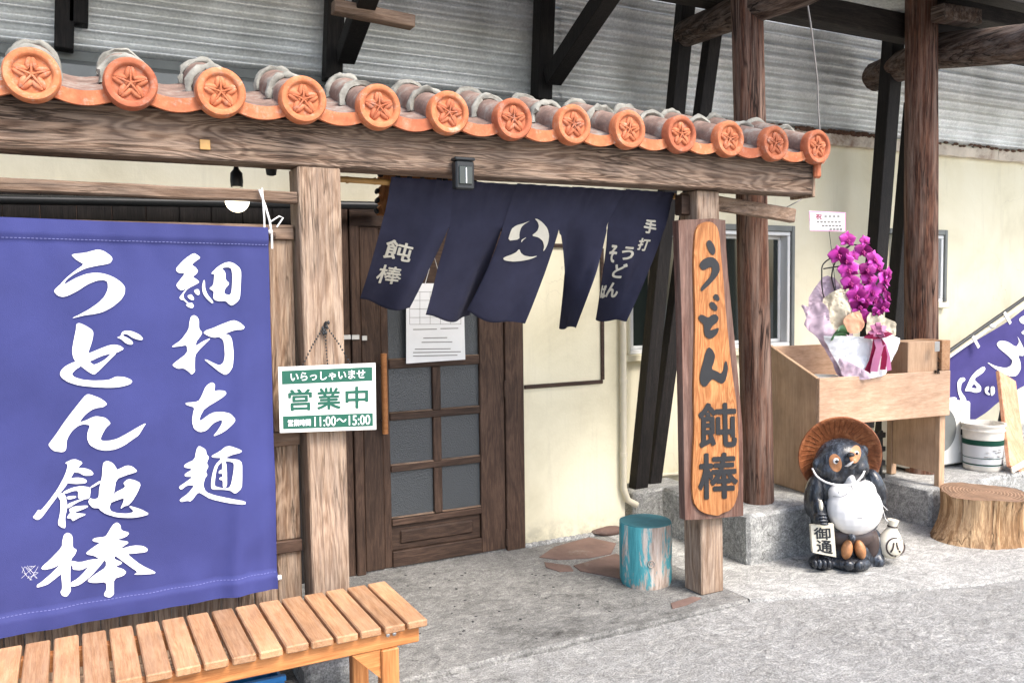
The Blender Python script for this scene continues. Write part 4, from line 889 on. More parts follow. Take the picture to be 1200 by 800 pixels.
for e_, mid in ((PY(354, 429, OY), PY(366, 405, OY+.01)), (PY(411, 427, OY), PY(398, 404, OY+.01)), (PY(384, 428, OY+.004), PY(382, 405, OY+.012))):
    pts = [hk]+[hk.lerp(mid, t) for t in (.5, 1)]+[mid.lerp(e_, t) for t in (.5, 1)]
    for a_, b_ in zip(pts, pts[1:]):
        n = max(2, int((b_-a_).length/.011))
        for i in range(n): ell(bm, a_.lerp(b_, (i+.5)/n), (.0042, .0042, .0042) if i % 2 else (.0028, .0028, .006), None, 6, 4)
fin('chain', bm, W['plast'], OS, 60)
bm = newbm(); tube(bm, [hk+Vector((0, .03, 0)), hk+Vector((0, -.012, 0)), hk+Vector((0, -.014, .012))], .004, 6)
for i in range(9): ell(bm, hk+Vector((random.uniform(-.012, .012), -.006, random.uniform(-.035, .008))), (.006, .005, .009), None, 6, 4)
fin('hook', bm, W['plast'], OS, 60)

# ================================================================== NOTICE ON THE DOOR
NY = DY-.04
NP = thing('paper_notice', 'white printed notice sheet hung on the glazed door below the curtain', 'notice', PY(510, 425, NY))
def nfn(s, t):
    p = (PY(476, 332, NY)*(1-s)+PY(543, 332, NY)*s)*(1-t)+(PY(476, 426, NY)*(1-s)+PY(545, 421, NY)*s)*t
    p.y += .004*math.sin(s*5)*t; return p
bm = newbm(); solid_grid(bm, nfn, 10, 10, (0, .0008, 0)); o = fin('sheet', bm, W['paper'], NP, 60, bvh=True); TPn = [BVH[o.name]]
lines('printed_table', [(480, y, 540, y-.5) for y in (342, 352, 362, 372, 380)]+[(480+12*k, 342, 480+12*k, 380) for k in range(6)], .4, TPn, W['wire'], NP, .0006, NY)
lines('printed_text', [(484, 386, 512, 385.5), (516, 385, 537, 384.5), (496, 396, 524, 395.5), (494, 401, 530, 400.5), (486, 409, 528, 408.5), (484, 413, 540, 412), (484, 417, 536, 416)], 1.0, TPn, W['wire'], NP, .0006, NY)
bm = newbm(); tube(bm, [PY(498, 333, NY), PY(508, 298, NY-.005), PY(518, 333, NY)], .0025, 6); fin('string', bm, W['cordw'], NP, 60)

# ================================================================== CARVED SIGNBOARD
SY = 3.27
SB = thing('carved_signboard', 'tall live-edge wooden signboard with black carved characters fixed to the porch post', 'sign', PY(837, 606, SY))
out = [(795, 258), (815, 257), (835, 256), (850, 258), (851, 290), (853, 320), (856, 350), (860, 390), (864, 430), (867, 465), (870, 500), (871, 550), (871, 604), (850, 606), (826, 608), (803, 609), (802, 560), (801, 500), (800, 440), (799, 380), (797, 320), (796, 290)]
bm = newbm(); prism(bm, [PY(x, y, SY) for x, y in out], (0, .045, 0)); fin('bark_slab', bm, W['bark'], SB)
inn = [(814, 285), (815, 272), (819, 264), (826, 260), (834, 260), (840, 265), (843, 274), (845, 300), (848, 330), (850, 360), (853, 390), (856, 420), (859, 445), (863, 470), (865, 500), (866, 530), (866, 560), (865, 578), (861, 591), (855, 598), (846, 601), (842, 604), (834, 603), (826, 601), (819, 597), (813, 588), (811, 570), (812, 540), (814, 500), (813, 460), (814, 420), (815, 380), (814, 340), (813, 310)]
inn = chaikin(inn)
bm = newbm(); prism(bm, [PY(x, y, SY-.012) for x, y in inn], (0, .014, 0)); o = fin('carved_face', bm, W['signf'], SB, bvh=True); TS = [BVH[o.name]]
def sch(polys): decal('character', polys, TS, W['ink'], SB, .0035, SY)
sch(crop((795, 255), 8, [(258, 235), (275, 212), (300, 215), (330, 255), (345, 305), (335, 345), (315, 352), (285, 320), (262, 270)], [(190, 445), (215, 400), (260, 375), (310, 368), (350, 390), (380, 440), (385, 500), (350, 560), (290, 625), (240, 670), (215, 692), (205, 675), (210, 650), (250, 600), (290, 555), (310, 500), (310, 465), (285, 465), (245, 490), (215, 490)]))
sch(crop((795, 340), 6.667, [(268, 45), (285, 28), (305, 35), (320, 65), (312, 85), (290, 82), (272, 65)], [(237, 105), (250, 88), (275, 95), (303, 130), (298, 160), (275, 162), (245, 135)], [(150, 210), (165, 190), (190, 192), (225, 215), (260, 190), (290, 187), (312, 215), (300, 250), (265, 275), (240, 315), (285, 300), (308, 292), (312, 305), (300, 340), (265, 372), (235, 380), (205, 360), (195, 320), (195, 270), (160, 235)]))
sch(crop((795, 340), 6.667, [(205, 490), (225, 450), (240, 445), (265, 465), (285, 510), (275, 560), (255, 615), (295, 630), (325, 650), (345, 630), (358, 560), (372, 548), (385, 600), (378, 660), (360, 715), (335, 730), (305, 715), (265, 690), (240, 715), (215, 750), (190, 752), (168, 725), (162, 670), (175, 610), (190, 560)]))
text('character', '飩', [(819, 473), (861, 472), (862, 522), (819, 524)], TS, W['ink'], SB, .024, .0035, SY)
text('character', '棒', [(819, 532), (862, 530), (864, 582), (819, 584)], TS, W['ink'], SB, .024, .0035, SY)

# ================================================================== TEAL STOOL
c = PZ(756.5, 681, 0); rr = 31*sc(c+Vector((0, 0, .2))); hh = .325
ST = thing('log_stool', 'short log stool with flaking turquoise paint beside the signboard post', 'stool', c)
bm = newbm(); rings = []
for j in range(13):
    z = hh*j/12; rings.append([bm.verts.new(c+Vector((math.cos(2*math.pi*k/32), math.sin(2*math.pi*k/32), 0))*rr*(1-.07*(abs(z/hh-.55))**1.5+.05*noise.noise((math.cos(2*math.pi*k/32)*2, math.sin(2*math.pi*k/32)*2, z*3))-(.05 if j == 0 else 0))+Vector((0, 0, z+(.012*math.sin(k*.2) if j == 0 else 0)))) for k in range(32)])
for a_, b_ in zip(rings, rings[1:]):
    for k in range(32): bm.faces.new((a_[k], a_[(k+1) % 32], b_[(k+1) % 32], b_[k]))
bm.faces.new(rings[0][::-1]); top = [v_.co.copy() for v_ in rings[-1]]; bm.faces.new(rings[-1])
fin('trunk', bm, W['teal'], ST, 50)
bm = newbm(); prism(bm, [c+(p-c)*.985+Vector((0, 0, .003)) for p in top], (0, 0, .006)); fin('seat', bm, W['tealtop'], ST)
kd = (CP-c); kd.z = 0; kd.normalize(); kd = Matrix.Rotation(R(12), 3, 'Z') @ kd; kp = c+kd*(rr*1.0)+Vector((0, 0, .14))
bm = newbm(); M = kd.to_track_quat('Z', 'Y').to_matrix(); lathe(bm, [(.001, .006), (.008, .006), (.01, .001), (.014, .004), (.018, .009), (.022, .0), (.022, -.02)], kp, 16, M, False); fin('knot', bm, W['teal'], ST, 50)
# red brown stone beside the wall
bm = newbm(); p = PZ(712, 622, .02); ell(bm, p, (.11, .05, .03), Matrix.Rotation(-.2, 3, 'Z'), 14, 8)
for v_ in bm.verts: v_.co += Vector((1, 1, 1))*.008*noise.noise(v_.co*14)
tag(fin('loose_stone', bm, W['flag'], None, 50, loc=p), 'flat reddish stone lying at the foot of the cream wall', 'stone')

# ================================================================== TREE STUMP
c = PZ(1152, 629, 0); k_ = sc(c)
SU = thing('tree_stump', 'pale sawn tree stump with flared root in front of the plinth', 'stump', c)
vr = _r0.copy(); vf = Vector((math.sin(YAW), math.cos(YAW), 0)); HS = 54*k_; NS = 120
bm = newbm(); rings = []
for j in range(15):
    t = j/14; z = HS*t; ring = []
    for k in range(NS):
        a_ = 2*math.pi*k/NS; d = vr*math.cos(a_)+vf*math.sin(a_)
        base = 47*k_*(1.0+.08*t*0)
        rad = base*(1+.06*noise.noise((math.cos(a_)*1.5, math.sin(a_)*1.5, t))+.05*noise.noise((math.cos(a_)*7, math.sin(a_)*7, t*.5))-.05*max(0, noise.noise((math.cos(a_)*15, math.sin(a_)*15, t*.4))))
        rad *= 1.0-.05*math.sin(math.pi*t)
        rad += 14*k_*max(0, math.cos(a_-math.pi-.25))**3*max(0, 1-t*1.5)**1.4
        ring.append(bm.verts.new(c+d*rad+Vector((0, 0, z+(.02*noise.noise((math.cos(a_), math.sin(a_), 7)) if j == 14 else 0)))))
    rings.append(ring)
for a_, b_ in zip(rings, rings[1:]):
    for k in range(NS): bm.faces.new((a_[k], a_[(k+1) % NS], b_[(k+1) % NS], b_[k]))
bm.faces.new(rings[0][::-1]); top = [v_.co.copy() for v_ in rings[-1]]; fin('trunk', bm, W['stump'], SU, 40)
bm = newbm(); cc = sum(top, Vector())/NS; ct = bm.verts.new(cc+Vector((0, 0, .006))); tv = [bm.verts.new(cc+(p-cc)*.997+Vector((0, 0, -.002))) for p in top]
for k in range(NS): bm.faces.new((tv[k], tv[(k+1) % NS], ct))
fin('cut_face', bm, W['endgrain'], SU, 60)

# ================================================================== WOODEN STAND WITH DONATION BOX
th_ = math.atan2(.1, 1.0); SO = Vector((3.985, 3.68, 0)); su = Vector((math.cos(th_), -math.sin(th_), 0)); sv = Vector((math.sin(th_), math.cos(th_), 0))
WS = thing('display_stand', 'pale timber display stand straddling two concrete blocks behind the raccoon-dog statue', 'stand', SO+su*.5+sv*.2)
def sp(u_, v_, z): return SO+su*u_+sv*v_+Vector((0, 0, z))
def sbox(bm, u0, u1, v0, v1, z0, z1, bev=.003): hexa(bm, [sp(u0, v0, z0), sp(u1, v0, z0), sp(u1, v1, z0), sp(u0, v1, z0), sp(u0, v0, z1), sp(u1, v0, z1), sp(u1, v1, z1), sp(u0, v1, z1)], bev)
def spart(nm, q, mat): bm = newbm(); sbox(bm, *q); return fin(nm, bm, W[mat], WS)
UW = 1.015; ZT, ZB = 1.005, .715; PT_ = .022; DP = .44
bm = newbm(); hexa(bm, [sp(-PT_, 0, .287), sp(0, 0, .287), sp(0, DP, .287), sp(-PT_, DP, .287), sp(-PT_, 0, ZT), sp(0, 0, ZT), sp(0, DP, 1.18), sp(-PT_, DP, 1.18)], .003); fin('side_panel', bm, W['ply'], WS)
bm = newbm(); hexa(bm, [sp(UW-.03, .041, .33), sp(UW-.012, .041, .33), sp(UW-.012, DP-.046, .33), sp(UW-.03, DP-.046, .33), sp(UW-.03, .041, ZT-.0), sp(UW-.012, .041, ZT-.0), sp(UW-.012, DP-.046, 1.13), sp(UW-.03, DP-.046, 1.13)], .003); fin('side_panel', bm, W['ply'], WS)
spart('back_panel', (.001, UW-.037, DP-.02, DP, .72, 1.17), 'plyx')
spart('front_board', (-PT_, UW+PT_, -.024, -.001, ZB, ZT), 'plyx')
spart('shelf', (.001, UW-.037, .001, DP-.021, ZB+.005, ZB+.025), 'ply')
spart('leg', (UW-.036, UW+.012, .0, .04, -.0, ZT-.002), 'ply')
spart('leg', (UW-.036, UW+.012, DP-.045, DP-.0, .252, 1.13), 'ply')
DB = thing('donation_box', 'small wooden coin box with vertical black characters on top of the display stand', 'box', sp(.88, .05, ZT))
b0, b1 = .665, 1.032
bm = newbm(); sbox(bm, .70, .955, .002, .2, ZT-.06, 1.196); fin('box_body', bm, W['ply'], DB)
bm = newbm(); sbox(bm, .955+.001, 1.03, -.026, .2, ZT-.03+.032, 1.2); o = fin('front_slip', bm, W['signf' if 0 else 'slat'], DB, bvh=True); TD = [BVH[o.name]]
for i, ch in enumerate('入金箱'): text('character', ch, [(1094.5, 415+8*i), (1101.5, 414.6+8*i), (1101.5, 421.6+8*i), (1094.5, 422+8*i)], TD, W['ink'], DB, .02, .0015, 3.56)
bm = newbm(); p, q = PY(1095, 412, 3.545), PY(1101, 400, 3.545); box(bm, p.x, q.x, p.y-.004, p.y, p.z, q.z, .002); fin('clasp', bm, W['steel'], DB)
# things under the stand
bm = newbm(); g0 = sp(.42, .3, .0)
BC = thing('black_crate', 'black lattice crate in the shade under the display stand', 'crate', g0)
for i in range(6):
    bm = newbm(); box(bm, g0.x+.2, g0.x+.46, g0.y-.0, g0.y+.02, .05+i*.095, .085+i*.095, .002); fin('rail', bm, W['plast'], BC)
for i in range(5):
    bm = newbm(); box(bm, g0.x+.2+i*.06, g0.x+.218+i*.06, g0.y+.0205, g0.y+.035, .0, .57, .002); fin('bar', bm, W['plast'], BC)
bm = newbm(); lathe(bm, [(.09, 0), (.11, .02), (.12, .1), (.125, .18), (.11, .181), (.1, .02)], (g0.x+.05, g0.y+.1, .0), 20); tag(fin('clay_pot', bm, W['terra'], None, 40, loc=(g0.x+.05, g0.y+.1, 0)), 'orange clay pot half hidden under the display stand', 'pot')

# ================================================================== ORCHID
oc = sp(.21, .2, ZB+.026); k_ = sc(oc)
OR = thing('potted_orchid', 'magenta moth orchid in gift wrapping paper standing inside the display stand', 'plant', oc)
def op(px, py, dv=0):            # a point in the plant's own upright plane, dv metres nearer the viewer
    d = ray(px, py); n_ = vf; t = (oc-CP).dot(n_)/d.dot(n_); return CP+d*t-vf*dv
pot = op(992, 440); 
bm = newbm(); lathe(bm, [(.075, 0), (.085, .02), (.1, .2), (.105, .25), (.09, .251), (.08, .02)], oc, 20); fin('pot', bm, W['acw'], OR, 40)
def wrap(mat, pts, dv, curl, seed):
    b2 = newbm(); q = chaikin(pts); vs = [b2.verts.new((x, y, 0)) for x, y in q]; b2.faces.new(vs); bmesh.ops.triangulate(b2, faces=b2.faces[:])
    for _ in range(5):
        es = [e for e in b2.edges if e.calc_length() > 3.2]
        if es: bmesh.ops.subdivide_edges(b2, edges=es, cuts=1); bmesh.ops.triangulate(b2, faces=b2.faces[:])
    for v_ in b2.verts:
        x, y = v_.co.x, v_.co.y
        d = dv-curl*((x-994)/55)**2+.03*noise.noise((x*.07, y*.04, seed))+.022*abs(noise.noise((x*.16+y*.06, y*.06, seed+3)))+.012*abs(noise.noise((x*.3-y*.12, y*.14+x*.05, seed+6)))
        v_.co = op(x, y, d)
    bmesh.ops.solidify(b2, geom=b2.faces[:], thickness=.001); fin('wrapping_sheet', b2, W[mat], OR, 60)
wrap('pinkpaper', [(948, 352), (958, 335), (968, 322), (980, 326), (992, 345), (1002, 372), (1000, 405), (972, 405), (955, 385)], -.02, .02, 1)
wrap('cpaper', [(1012, 366), (1028, 366), (1038, 373), (1051, 378), (1047, 387), (1052, 394), (1030, 398), (1012, 396)], .04, .05, 2)
wrap('cpaper', [(956, 378), (961, 352), (970, 342), (984, 337), (991, 352), (993, 384), (975, 390)], .05, .02, 3)
wrap('pinkpaper', [(935, 356), (945, 360), (956, 352), (964, 360), (966, 378), (978, 396), (986, 420), (988, 439), (974, 440), (964, 412), (950, 392), (938, 382), (941, 370)], .1, .05, 4)
wrap('opaper', [(980, 374), (990, 366), (1000, 364), (1006, 380), (1000, 388), (985, 390)], .1, .0, 5)
wrap('paper', [(954, 391), (966, 397), (978, 402), (1000, 394), (1028, 388), (1040, 393), (1049, 396), (1038, 420), (1026, 438), (1000, 440), (978, 440), (970, 420)], .15, .07, 6)
wrap('pinkpaper', [(968, 416), (980, 420), (994, 428), (1006, 434), (1004, 441), (976, 441)], .175, .03, 7)
# ribbon
rb = op(1012, 392, .19)
def ribbon(pts, w_, mat):
    bm = newbm(); P = [Vector(p) for p in pts]; L_, Rr = [], []
    for i, p in enumerate(P):
        d = (P[min(i+1, len(P)-1)]-P[max(i-1, 0)]).normalized(); s_ = d.cross(vf).normalized()*w_/2; L_.append(bm.verts.new(p-s_)); Rr.append(bm.verts.new(p+s_))
    for i in range(len(P)-1): bm.faces.new((L_[i], L_[i+1], Rr[i+1], Rr[i]))
    bmesh.ops.solidify(bm, geom=bm.faces[:], thickness=.001); fin('ribbon', bm, W[mat], OR, 60)
ribbon([rb, op(1010, 405, .2), op(1008, 420, .18), op(1002, 435, .17)], .04, 'rib2'); ribbon([rb, op(1014, 405, .21), op(1011, 418, .2), op(1009, 432, .19)], .045, 'rib1')
ribbon([rb, op(1018, 402, .2), op(1021, 415, .19), op(1020, 430, .18)], .036, 'rib2'); ribbon([rb, op(1020, 402, .2), op(1026, 418, .18), op(1028, 431, .17)], .03, 'rib1')
for dx, dz, m_ in ((-.05, .03, 'rib1'), (.05, .03, 'rib1'), (-.035, .07, 'rib1'), (.04, .065, 'rib1'), (0, .085, 'rib1'), (-.075, .0, 'rib2'), (.08, .02, 'rib2'), (0, .03, 'rib1')):
    e = rb+vr*dx+Vector((0, 0, dz))-vf*.02; ribbon([rb-vf*.015, rb.lerp(e, .5)-vf*.03, e, rb.lerp(e, .6)+Vector((0, 0, .012))+vf*.01, rb], .03, m_)
# leaves and stems
for (x0, y0, x1, y1, w_) in ((985, 392, 962, 392, .05), (988, 390, 968, 383, .045)):
    a_, b_ = op(x0, y0, .1), op(x1, y1, .17); bm = newbm()
    def fn(s, t): 
        p = a_.lerp(b_, s)+Vector((0, 0, .03*math.sin(s*math.pi)-.03*s)); return p+vf.cross(Vector((0, 0, 1)))*0+Vector((0, 0, 1))*(t-.5)*w_*math.sin(math.pi*min(1, s*.9+.1))**.6+vf*(.02*abs(t-.5))
    solid_grid(bm, fn, 10, 4, -vf*.002); fin('leaf', bm, W['leaf'], OR, 60)
def curve3(pts, n=6):
    P = [Vector(p) for p in pts]; P = [P[0]]+P+[P[-1]]; res = []
    for i in range(1, len(P)-2):
        for k in range(n):
            t = k/n; p0, p1, p2, p3 = P[i-1:i+3]
            res.append(.5*((2*p1)+(p2-p0)*t+(2*p0-5*p1+4*p2-p3)*t*t+(3*p1-p0-3*p2+p3)*t**3))
    return res+[P[-2]]
for pts in ([op(985, 400), op(966, 350), op(963, 322), op(966, 308), op(985, 296), op(996, 288)], [op(992, 400), op(978, 340), op(975, 320), op(985, 296), op(1004, 287), op(1030, 305)], [op(990, 400), op(985, 360), op(1000, 320), op(1020, 310), op(1040, 340)], [op(965, 315), op(977, 313), op(985, 312)]):
    bm = newbm(); tube(bm, curve3(pts), .0045, 6); fin('flower_stem', bm, W['stem'], OR, 60)
# one moth-orchid bloom, its meshes shared by all
def petal_mesh(w_, l_, cup, nm, matn):
    bm = newbm()
    def fn(s, t):
        a_ = (t-.5)*2; wd = w_*math.sin(math.pi*min(1, .08+.92*s)**.75)**.75
        return Vector((a_*wd, -.004-cup*(s**2)*.5+.006*a_*a_, l_*s))
    g = grid(bm, fn, 8, 6); bmesh.ops.solidify(bm, geom=bm.faces[:], thickness=.0008)
    me = bpy.data.meshes.new(nm); bm.to_mesh(me); bm.free(); me.materials.append(W[matn]); me.shade_smooth(); return me
me_p = petal_mesh(.027, .046, -.004, 'petal', 'petal'); me_s = petal_mesh(.0155, .044, .003, 'sepal', 'petal')
bm = newbm(); ell(bm, (0, -.008, -.006), (.0065, .008, .009), None, 8, 6); ell(bm, (0, -.012, -.017), (.005, .006, .008), None, 8, 6)
for s_ in (-1, 1): ell(bm, (s_*.007, -.01, -.009), (.005, .004, .006), None, 8, 6)
me_l = bpy.data.meshes.new('lip'); bm.to_mesh(me_l); bm.free(); me_l.materials.append(W['lip']); me_l.shade_smooth()
fl = [(992, 281, 1.0, 10), (1010, 294, 1.05, 5), (980, 299, 1.15, -25), (997, 300, .7, 20), (1023, 304, 1.1, 15), (989, 316, 1.15, -10), (1013, 316, 1.0, 0), (1027, 313, 1.0, 20), (994, 331, 1.1, -5), (1017, 327, 1.0, 5), (1031, 327, 1.05, 25), (1036, 321, .85, 45), (1002, 337, .9, 0), (998, 346, 1.1, -8), (1019, 341, 1.05, 8), (1034, 338, 1.0, 30), (1004, 358, 1.1, -3), (1023, 351, 1.0, 12), (1038, 347, .9, 40), (1031, 359, 1.05, 20), (1013, 372, 1.0, 0), (1012, 350, .9, 5), (1026, 365, .85, 20), (987, 306, .8, -30), (1008, 283, .7, 15)]
random.seed(21)
for x, y, s_, az in fl:
    p = op(x, y, .03+random.uniform(-.03, .05)); f0 = bpy.data.objects.new('flower', me_l); COL.objects.link(f0); f0.parent = OR
    f0.location = p-oc; f0.scale = (s_*1.3,)*3
    f0.rotation_euler = (R(random.uniform(-16, 4)), R(random.uniform(-12, 12)), -YAW+R(az*.9+random.uniform(-8, 8)))
    for me_, ang in ((me_s, 0), (me_s, 128), (me_s, -128), (me_p, 76), (me_p, -76)):
        o = bpy.data.objects.new(me_.name.split('.')[0], me_); COL.objects.link(o); o.parent = f0; o.rotation_euler = (0, R(ang), 0); o.location = (0, -.003 if me_ is me_p else 0, 0)
# gift card on a stick
CD = thing('gift_card', 'small white card with pink border on a stick above the orchid', 'card', op(976, 330, -.02))
cv = [op(948, 247), op(991, 249), op(991, 271.5), op(949, 270.5)]; bm = newbm(); prism(bm, cv, vf*.002); o = fin('card', bm, W['paper'], CD, bvh=True); TC = [BVH[o.name]]
lines('border', [(948.5, 248, 990, 249.5), (990.5, 249.5, 990.5, 271), (990.5, 271, 949.5, 270), (949, 270, 948.8, 248)], 1.0, TC, W['rib1'], CD, .0006, 4)
text('character', '祝', [(956, 250.5), (963, 250.8), (963, 257), (956, 256.7)], TC, W['rib2'], CD, .02, .0008, 4)
lines('printed_text', [(966+5*k, 253.5, 969+5*k, 253.6) for k in range(4)]+[(957+4.2*k, 260, 960+4.2*k, 260.1) for k in range(7)]+[(963+4*k, 264.5, 966+4*k, 264.6) for k in range(6)]+[(972+4*k, 268.6, 975+4*k, 268.7) for k in range(4)], 2.2, TC, W['wire'], CD, .0006, 4)
bm = newbm(); tube(bm, [op(972, 271, -.004), op(976, 300, -.01), op(984, 395, .02)], .002, 6); fin('stick', bm, W['stem'], CD, 60)

# ================================================================== FLAG, CASING, BUCKET, PLANKS ON THE PLINTH
FY = 4.45
FL = thing('nobori_flag', 'purple shop flag with white brush lettering slung from a slanting pole at the right edge', 'flag', PY(1130, 500, FY))
pa, pb_ = PY(1086, 430, FY), PY(1262, 306, FY)
bm = newbm(); tube(bm, [pa, pb_], .015, 10); fin('pole', bm, W['plast'], FL, 40)
bm = newbm(); o2 = (pb_-pa).normalized(); tube(bm, [pa+Vector((.01, -.01, -.035)), pb_+Vector((.01, -.01, -.035))], .011, 10); fin('sleeve', bm, W['cordw'], FL, 40)
def ff(s, t):
    x0, y0 = 1098+(1262-1098)*s, 432+(318-432)*s; x1, y1 = 1118+(1262-1118)*s, 508+(415-508)*s
    p = PY(x0*(1-t)+x1*t, y0*(1-t)+y1*t, FY); fold = .025*math.sin(s*9+t*3)+.03*math.sin(t*7+s*4)*t+.02*noise.noise((s*6, t*4, 3))
    return p+Vector((0, fold, 0))
bm = newbm(); solid_grid(bm, ff, 50, 36, (0, .002, 0)); o = fin('cloth', bm, W['navy2'], FL, 70, bvh=True); TF = [BVH[o.name]]
for x, y in ((1143, 400), (1180, 372)):
    bm = newbm(); bar(bm, PY(x-3, y-6, FY-.02), PY(x+4, y+7, FY-.03), .03, .006, (0, 1, 0)); fin('loop', bm, W['cordw'], FL)
bm = newbm(); ell(bm, PY(1163, 382, FY-.02), (.04, .02, .018), None, 10, 6); fin('clip', bm, W['cordw'], FL, 60)
decal('character', crop((1100, 340), 5, [(275, 418), (330, 445), (390, 455), (420, 440), (430, 410), (400, 380), (350, 340), (335, 315), (355, 295), (400, 300), (450, 335), (470, 300), (455, 265), (475, 300), (500, 350), (495, 385), (460, 380), (475, 420), (478, 460), (455, 500), (420, 505), (370, 485), (320, 455)]), TF, W['white'], FL, .006, FY)
decal('character', crop((1100, 340), 5, [[(155, 575), (185, 510), (215, 475), (260, 445), (272, 460), (255, 485), (200, 520), (245, 560), (245, 590), (215, 600), (180, 590), (150, 590)], [(185, 570), (205, 545), (225, 575)]], [(105, 540), (120, 515), (145, 510), (155, 525), (130, 545), (125, 590), (155, 630), (160, 660), (130, 655), (110, 600)], [(265, 570), (290, 558), (290, 580), (280, 590), (300, 610), (285, 612), (268, 600)], [(300, 562), (322, 560), (325, 600), (305, 620), (300, 600)]), TF, W['white'], FL, .006, FY)
decal('character', crop((1100, 340), 5, [(465, 170), (490, 150), (520, 150), (520, 200), (480, 195)], [(475, 250), (500, 230), (530, 220), (520, 270)], [(48, 630), (100, 625), (105, 655), (48, 655)]), TF, W['white'], FL, .006, FY)
# outdoor unit
ZP = .252
AC = thing('outdoor_unit', 'off-white air conditioner casing standing on the plinth behind the display stand', 'air conditioner', (5.5, 4.0, ZP))
ax0, ax1 = PY(1072, 520, 3.92).x, PY(1137, 520, 3.92).x; az1 = PY(1120, 472, 3.92).z
bm = newbm(); box(bm, ax0, ax1, 3.92, 4.2, ZP+.02, az1, .01); fin('casing', bm, W['acw'], AC)
bm = newbm(); fc = Vector(((ax0+ax1)/2-.02, 3.919, ZP+.28)); lathe(bm, [(.001, .004), (.13, .004), (.15, .008), (.16, .0)], fc, 28, Matrix.Rotation(R(90), 3, 'X'), False); fin('fan_grille', bm, W['metalg'], AC, 40)
for i in range(5):
    z = ZP+.1+i*.075; bm = newbm(); box(bm, PY(1124, 520, 3.92).x, PY(1134, 520, 3.92).x, 3.914, 3.919, z, z+.055, .003); fin('cover_panel', bm, W['acw'], AC)
p = PY(1128, 505, 3.91); bm = newbm(); box(bm, p.x-.018, p.x+.018, 3.908, 3.913, p.z-.025, p.z+.025, .002); fin('badge', bm, W['plast'], AC)
for x in (ax0+.05, ax1-.09):
    bm = newbm(); box(bm, x, x+.04, 3.94, 4.18, ZP, ZP+.0195, .002); fin('foot', bm, W['plast'], AC)
# bucket
bc = PZ(1160.5, 552, ZP); k_ = sc(bc); bc += vf*.1; k_ = sc(bc); rb_ = 22.5*k_; hb = 54*k_
BK = thing('paint_bucket', 'dirty white paint bucket with green label band on the plinth', 'bucket', bc)
bm = newbm(); lathe(bm, [(rb_*.86, 0), (rb_*.9, .01), (rb_*.965, hb*.84), (rb_*1.03, hb*.845), (rb_*1.03, hb*.87), (rb_*.98, hb*.88), (rb_*.99, hb*.95), (rb_*1.05, hb*.955), (rb_*1.05, hb), (rb_*.98, hb), (rb_*.95, hb*.9), (rb_*.85, .02)], bc, 36); fin('pail', bm, W['buck'], BK, 40)
def band(z0, z1, mat, nm):
    bm = newbm(); f = lambda z: rb_*(.9+.065*z/.84)+.0015; lathe(bm, [(f(z0), hb*z0), (f(z1), hb*z1)], bc, 36, None, False); bmesh.ops.solidify(bm, geom=bm.faces[:], thickness=-.0008); fin(nm, bm, W[mat], BK, 40)
band(.1, .66, 'white', 'label'); 
def band2(z0, z1, mat, e=.003):
    bm = newbm(); f = lambda z: rb_*(.9+.065*z/.84)+e; lathe(bm, [(f(z0), hb*z0), (f(z1), hb*z1)], bc, 36, None, False); bmesh.ops.solidify(bm, geom=bm.faces[:], thickness=-.0008); fin('label_band', bm, W[mat], BK, 40)
band2(.55, .665, 'green'); band2(.12, .15, 'green'); band2(.27, .285, 'green')
bm = newbm(); bt = bc+Vector((0, 0, 0)); random.seed(4)
for i in range(14):
    a_ = -YAW+R(-120+random.uniform(0, 60)); z = hb*random.uniform(.3, .52); f = rb_*(.9+.065*z/hb/.84)+.004; d = Vector((math.cos(a_), math.sin(a_), 0)); t_ = Vector((-d.y, d.x, 0)); p = bc+d*f+Vector((0, 0, z)); bar(bm, p-t_*random.uniform(.006, .02), p+t_*.012, .002, .006, d)
fin('printed_text', bm, W['wire'], BK)
UB = thing('umbrella', 'black furled stick leaning out of the paint bucket', 'umbrella', bc)
bm = newbm(); tube(bm, [bc+Vector((0, 0, .03)), PY(1172, 497, bc.y+.03), PY(1178, 470, bc.y+.1), PY(1181, 455, bc.y+.14)], [.012, .02, .024, .018], 10); fin('furled_canopy', bm, W['plast'], UB, 40)
# planks leaning
for i, (xa, xb_, ya, lab) in enumerate(((1186, 1200, 552, 'left'),)):
    b_ = PZ(xa+6, ya, ZP); t_ = PY(xa-6+2*i, 452, b_.y+.25)
    PK = thing('leaning_plank', ['orange plank leaning on the wall beside the paint bucket', 'second orange plank at the very right edge behind its twin'][i], 'plank', b_)
    bm = newbm(); bar(bm, b_+Vector((0, 0, .0)), t_.lerp(b_, -.12), .22, .03, (0, 1, 0), .004); fin('board', bm, W['plank'], PK)
    bm = newbm(); bar(bm, b_+Vector((0, -.03, .03)), b_+Vector((-.01, -.03, .07)), .222, .012, (0, 1, 0), .002); fin('end_batten', bm, W['rot'], PK)

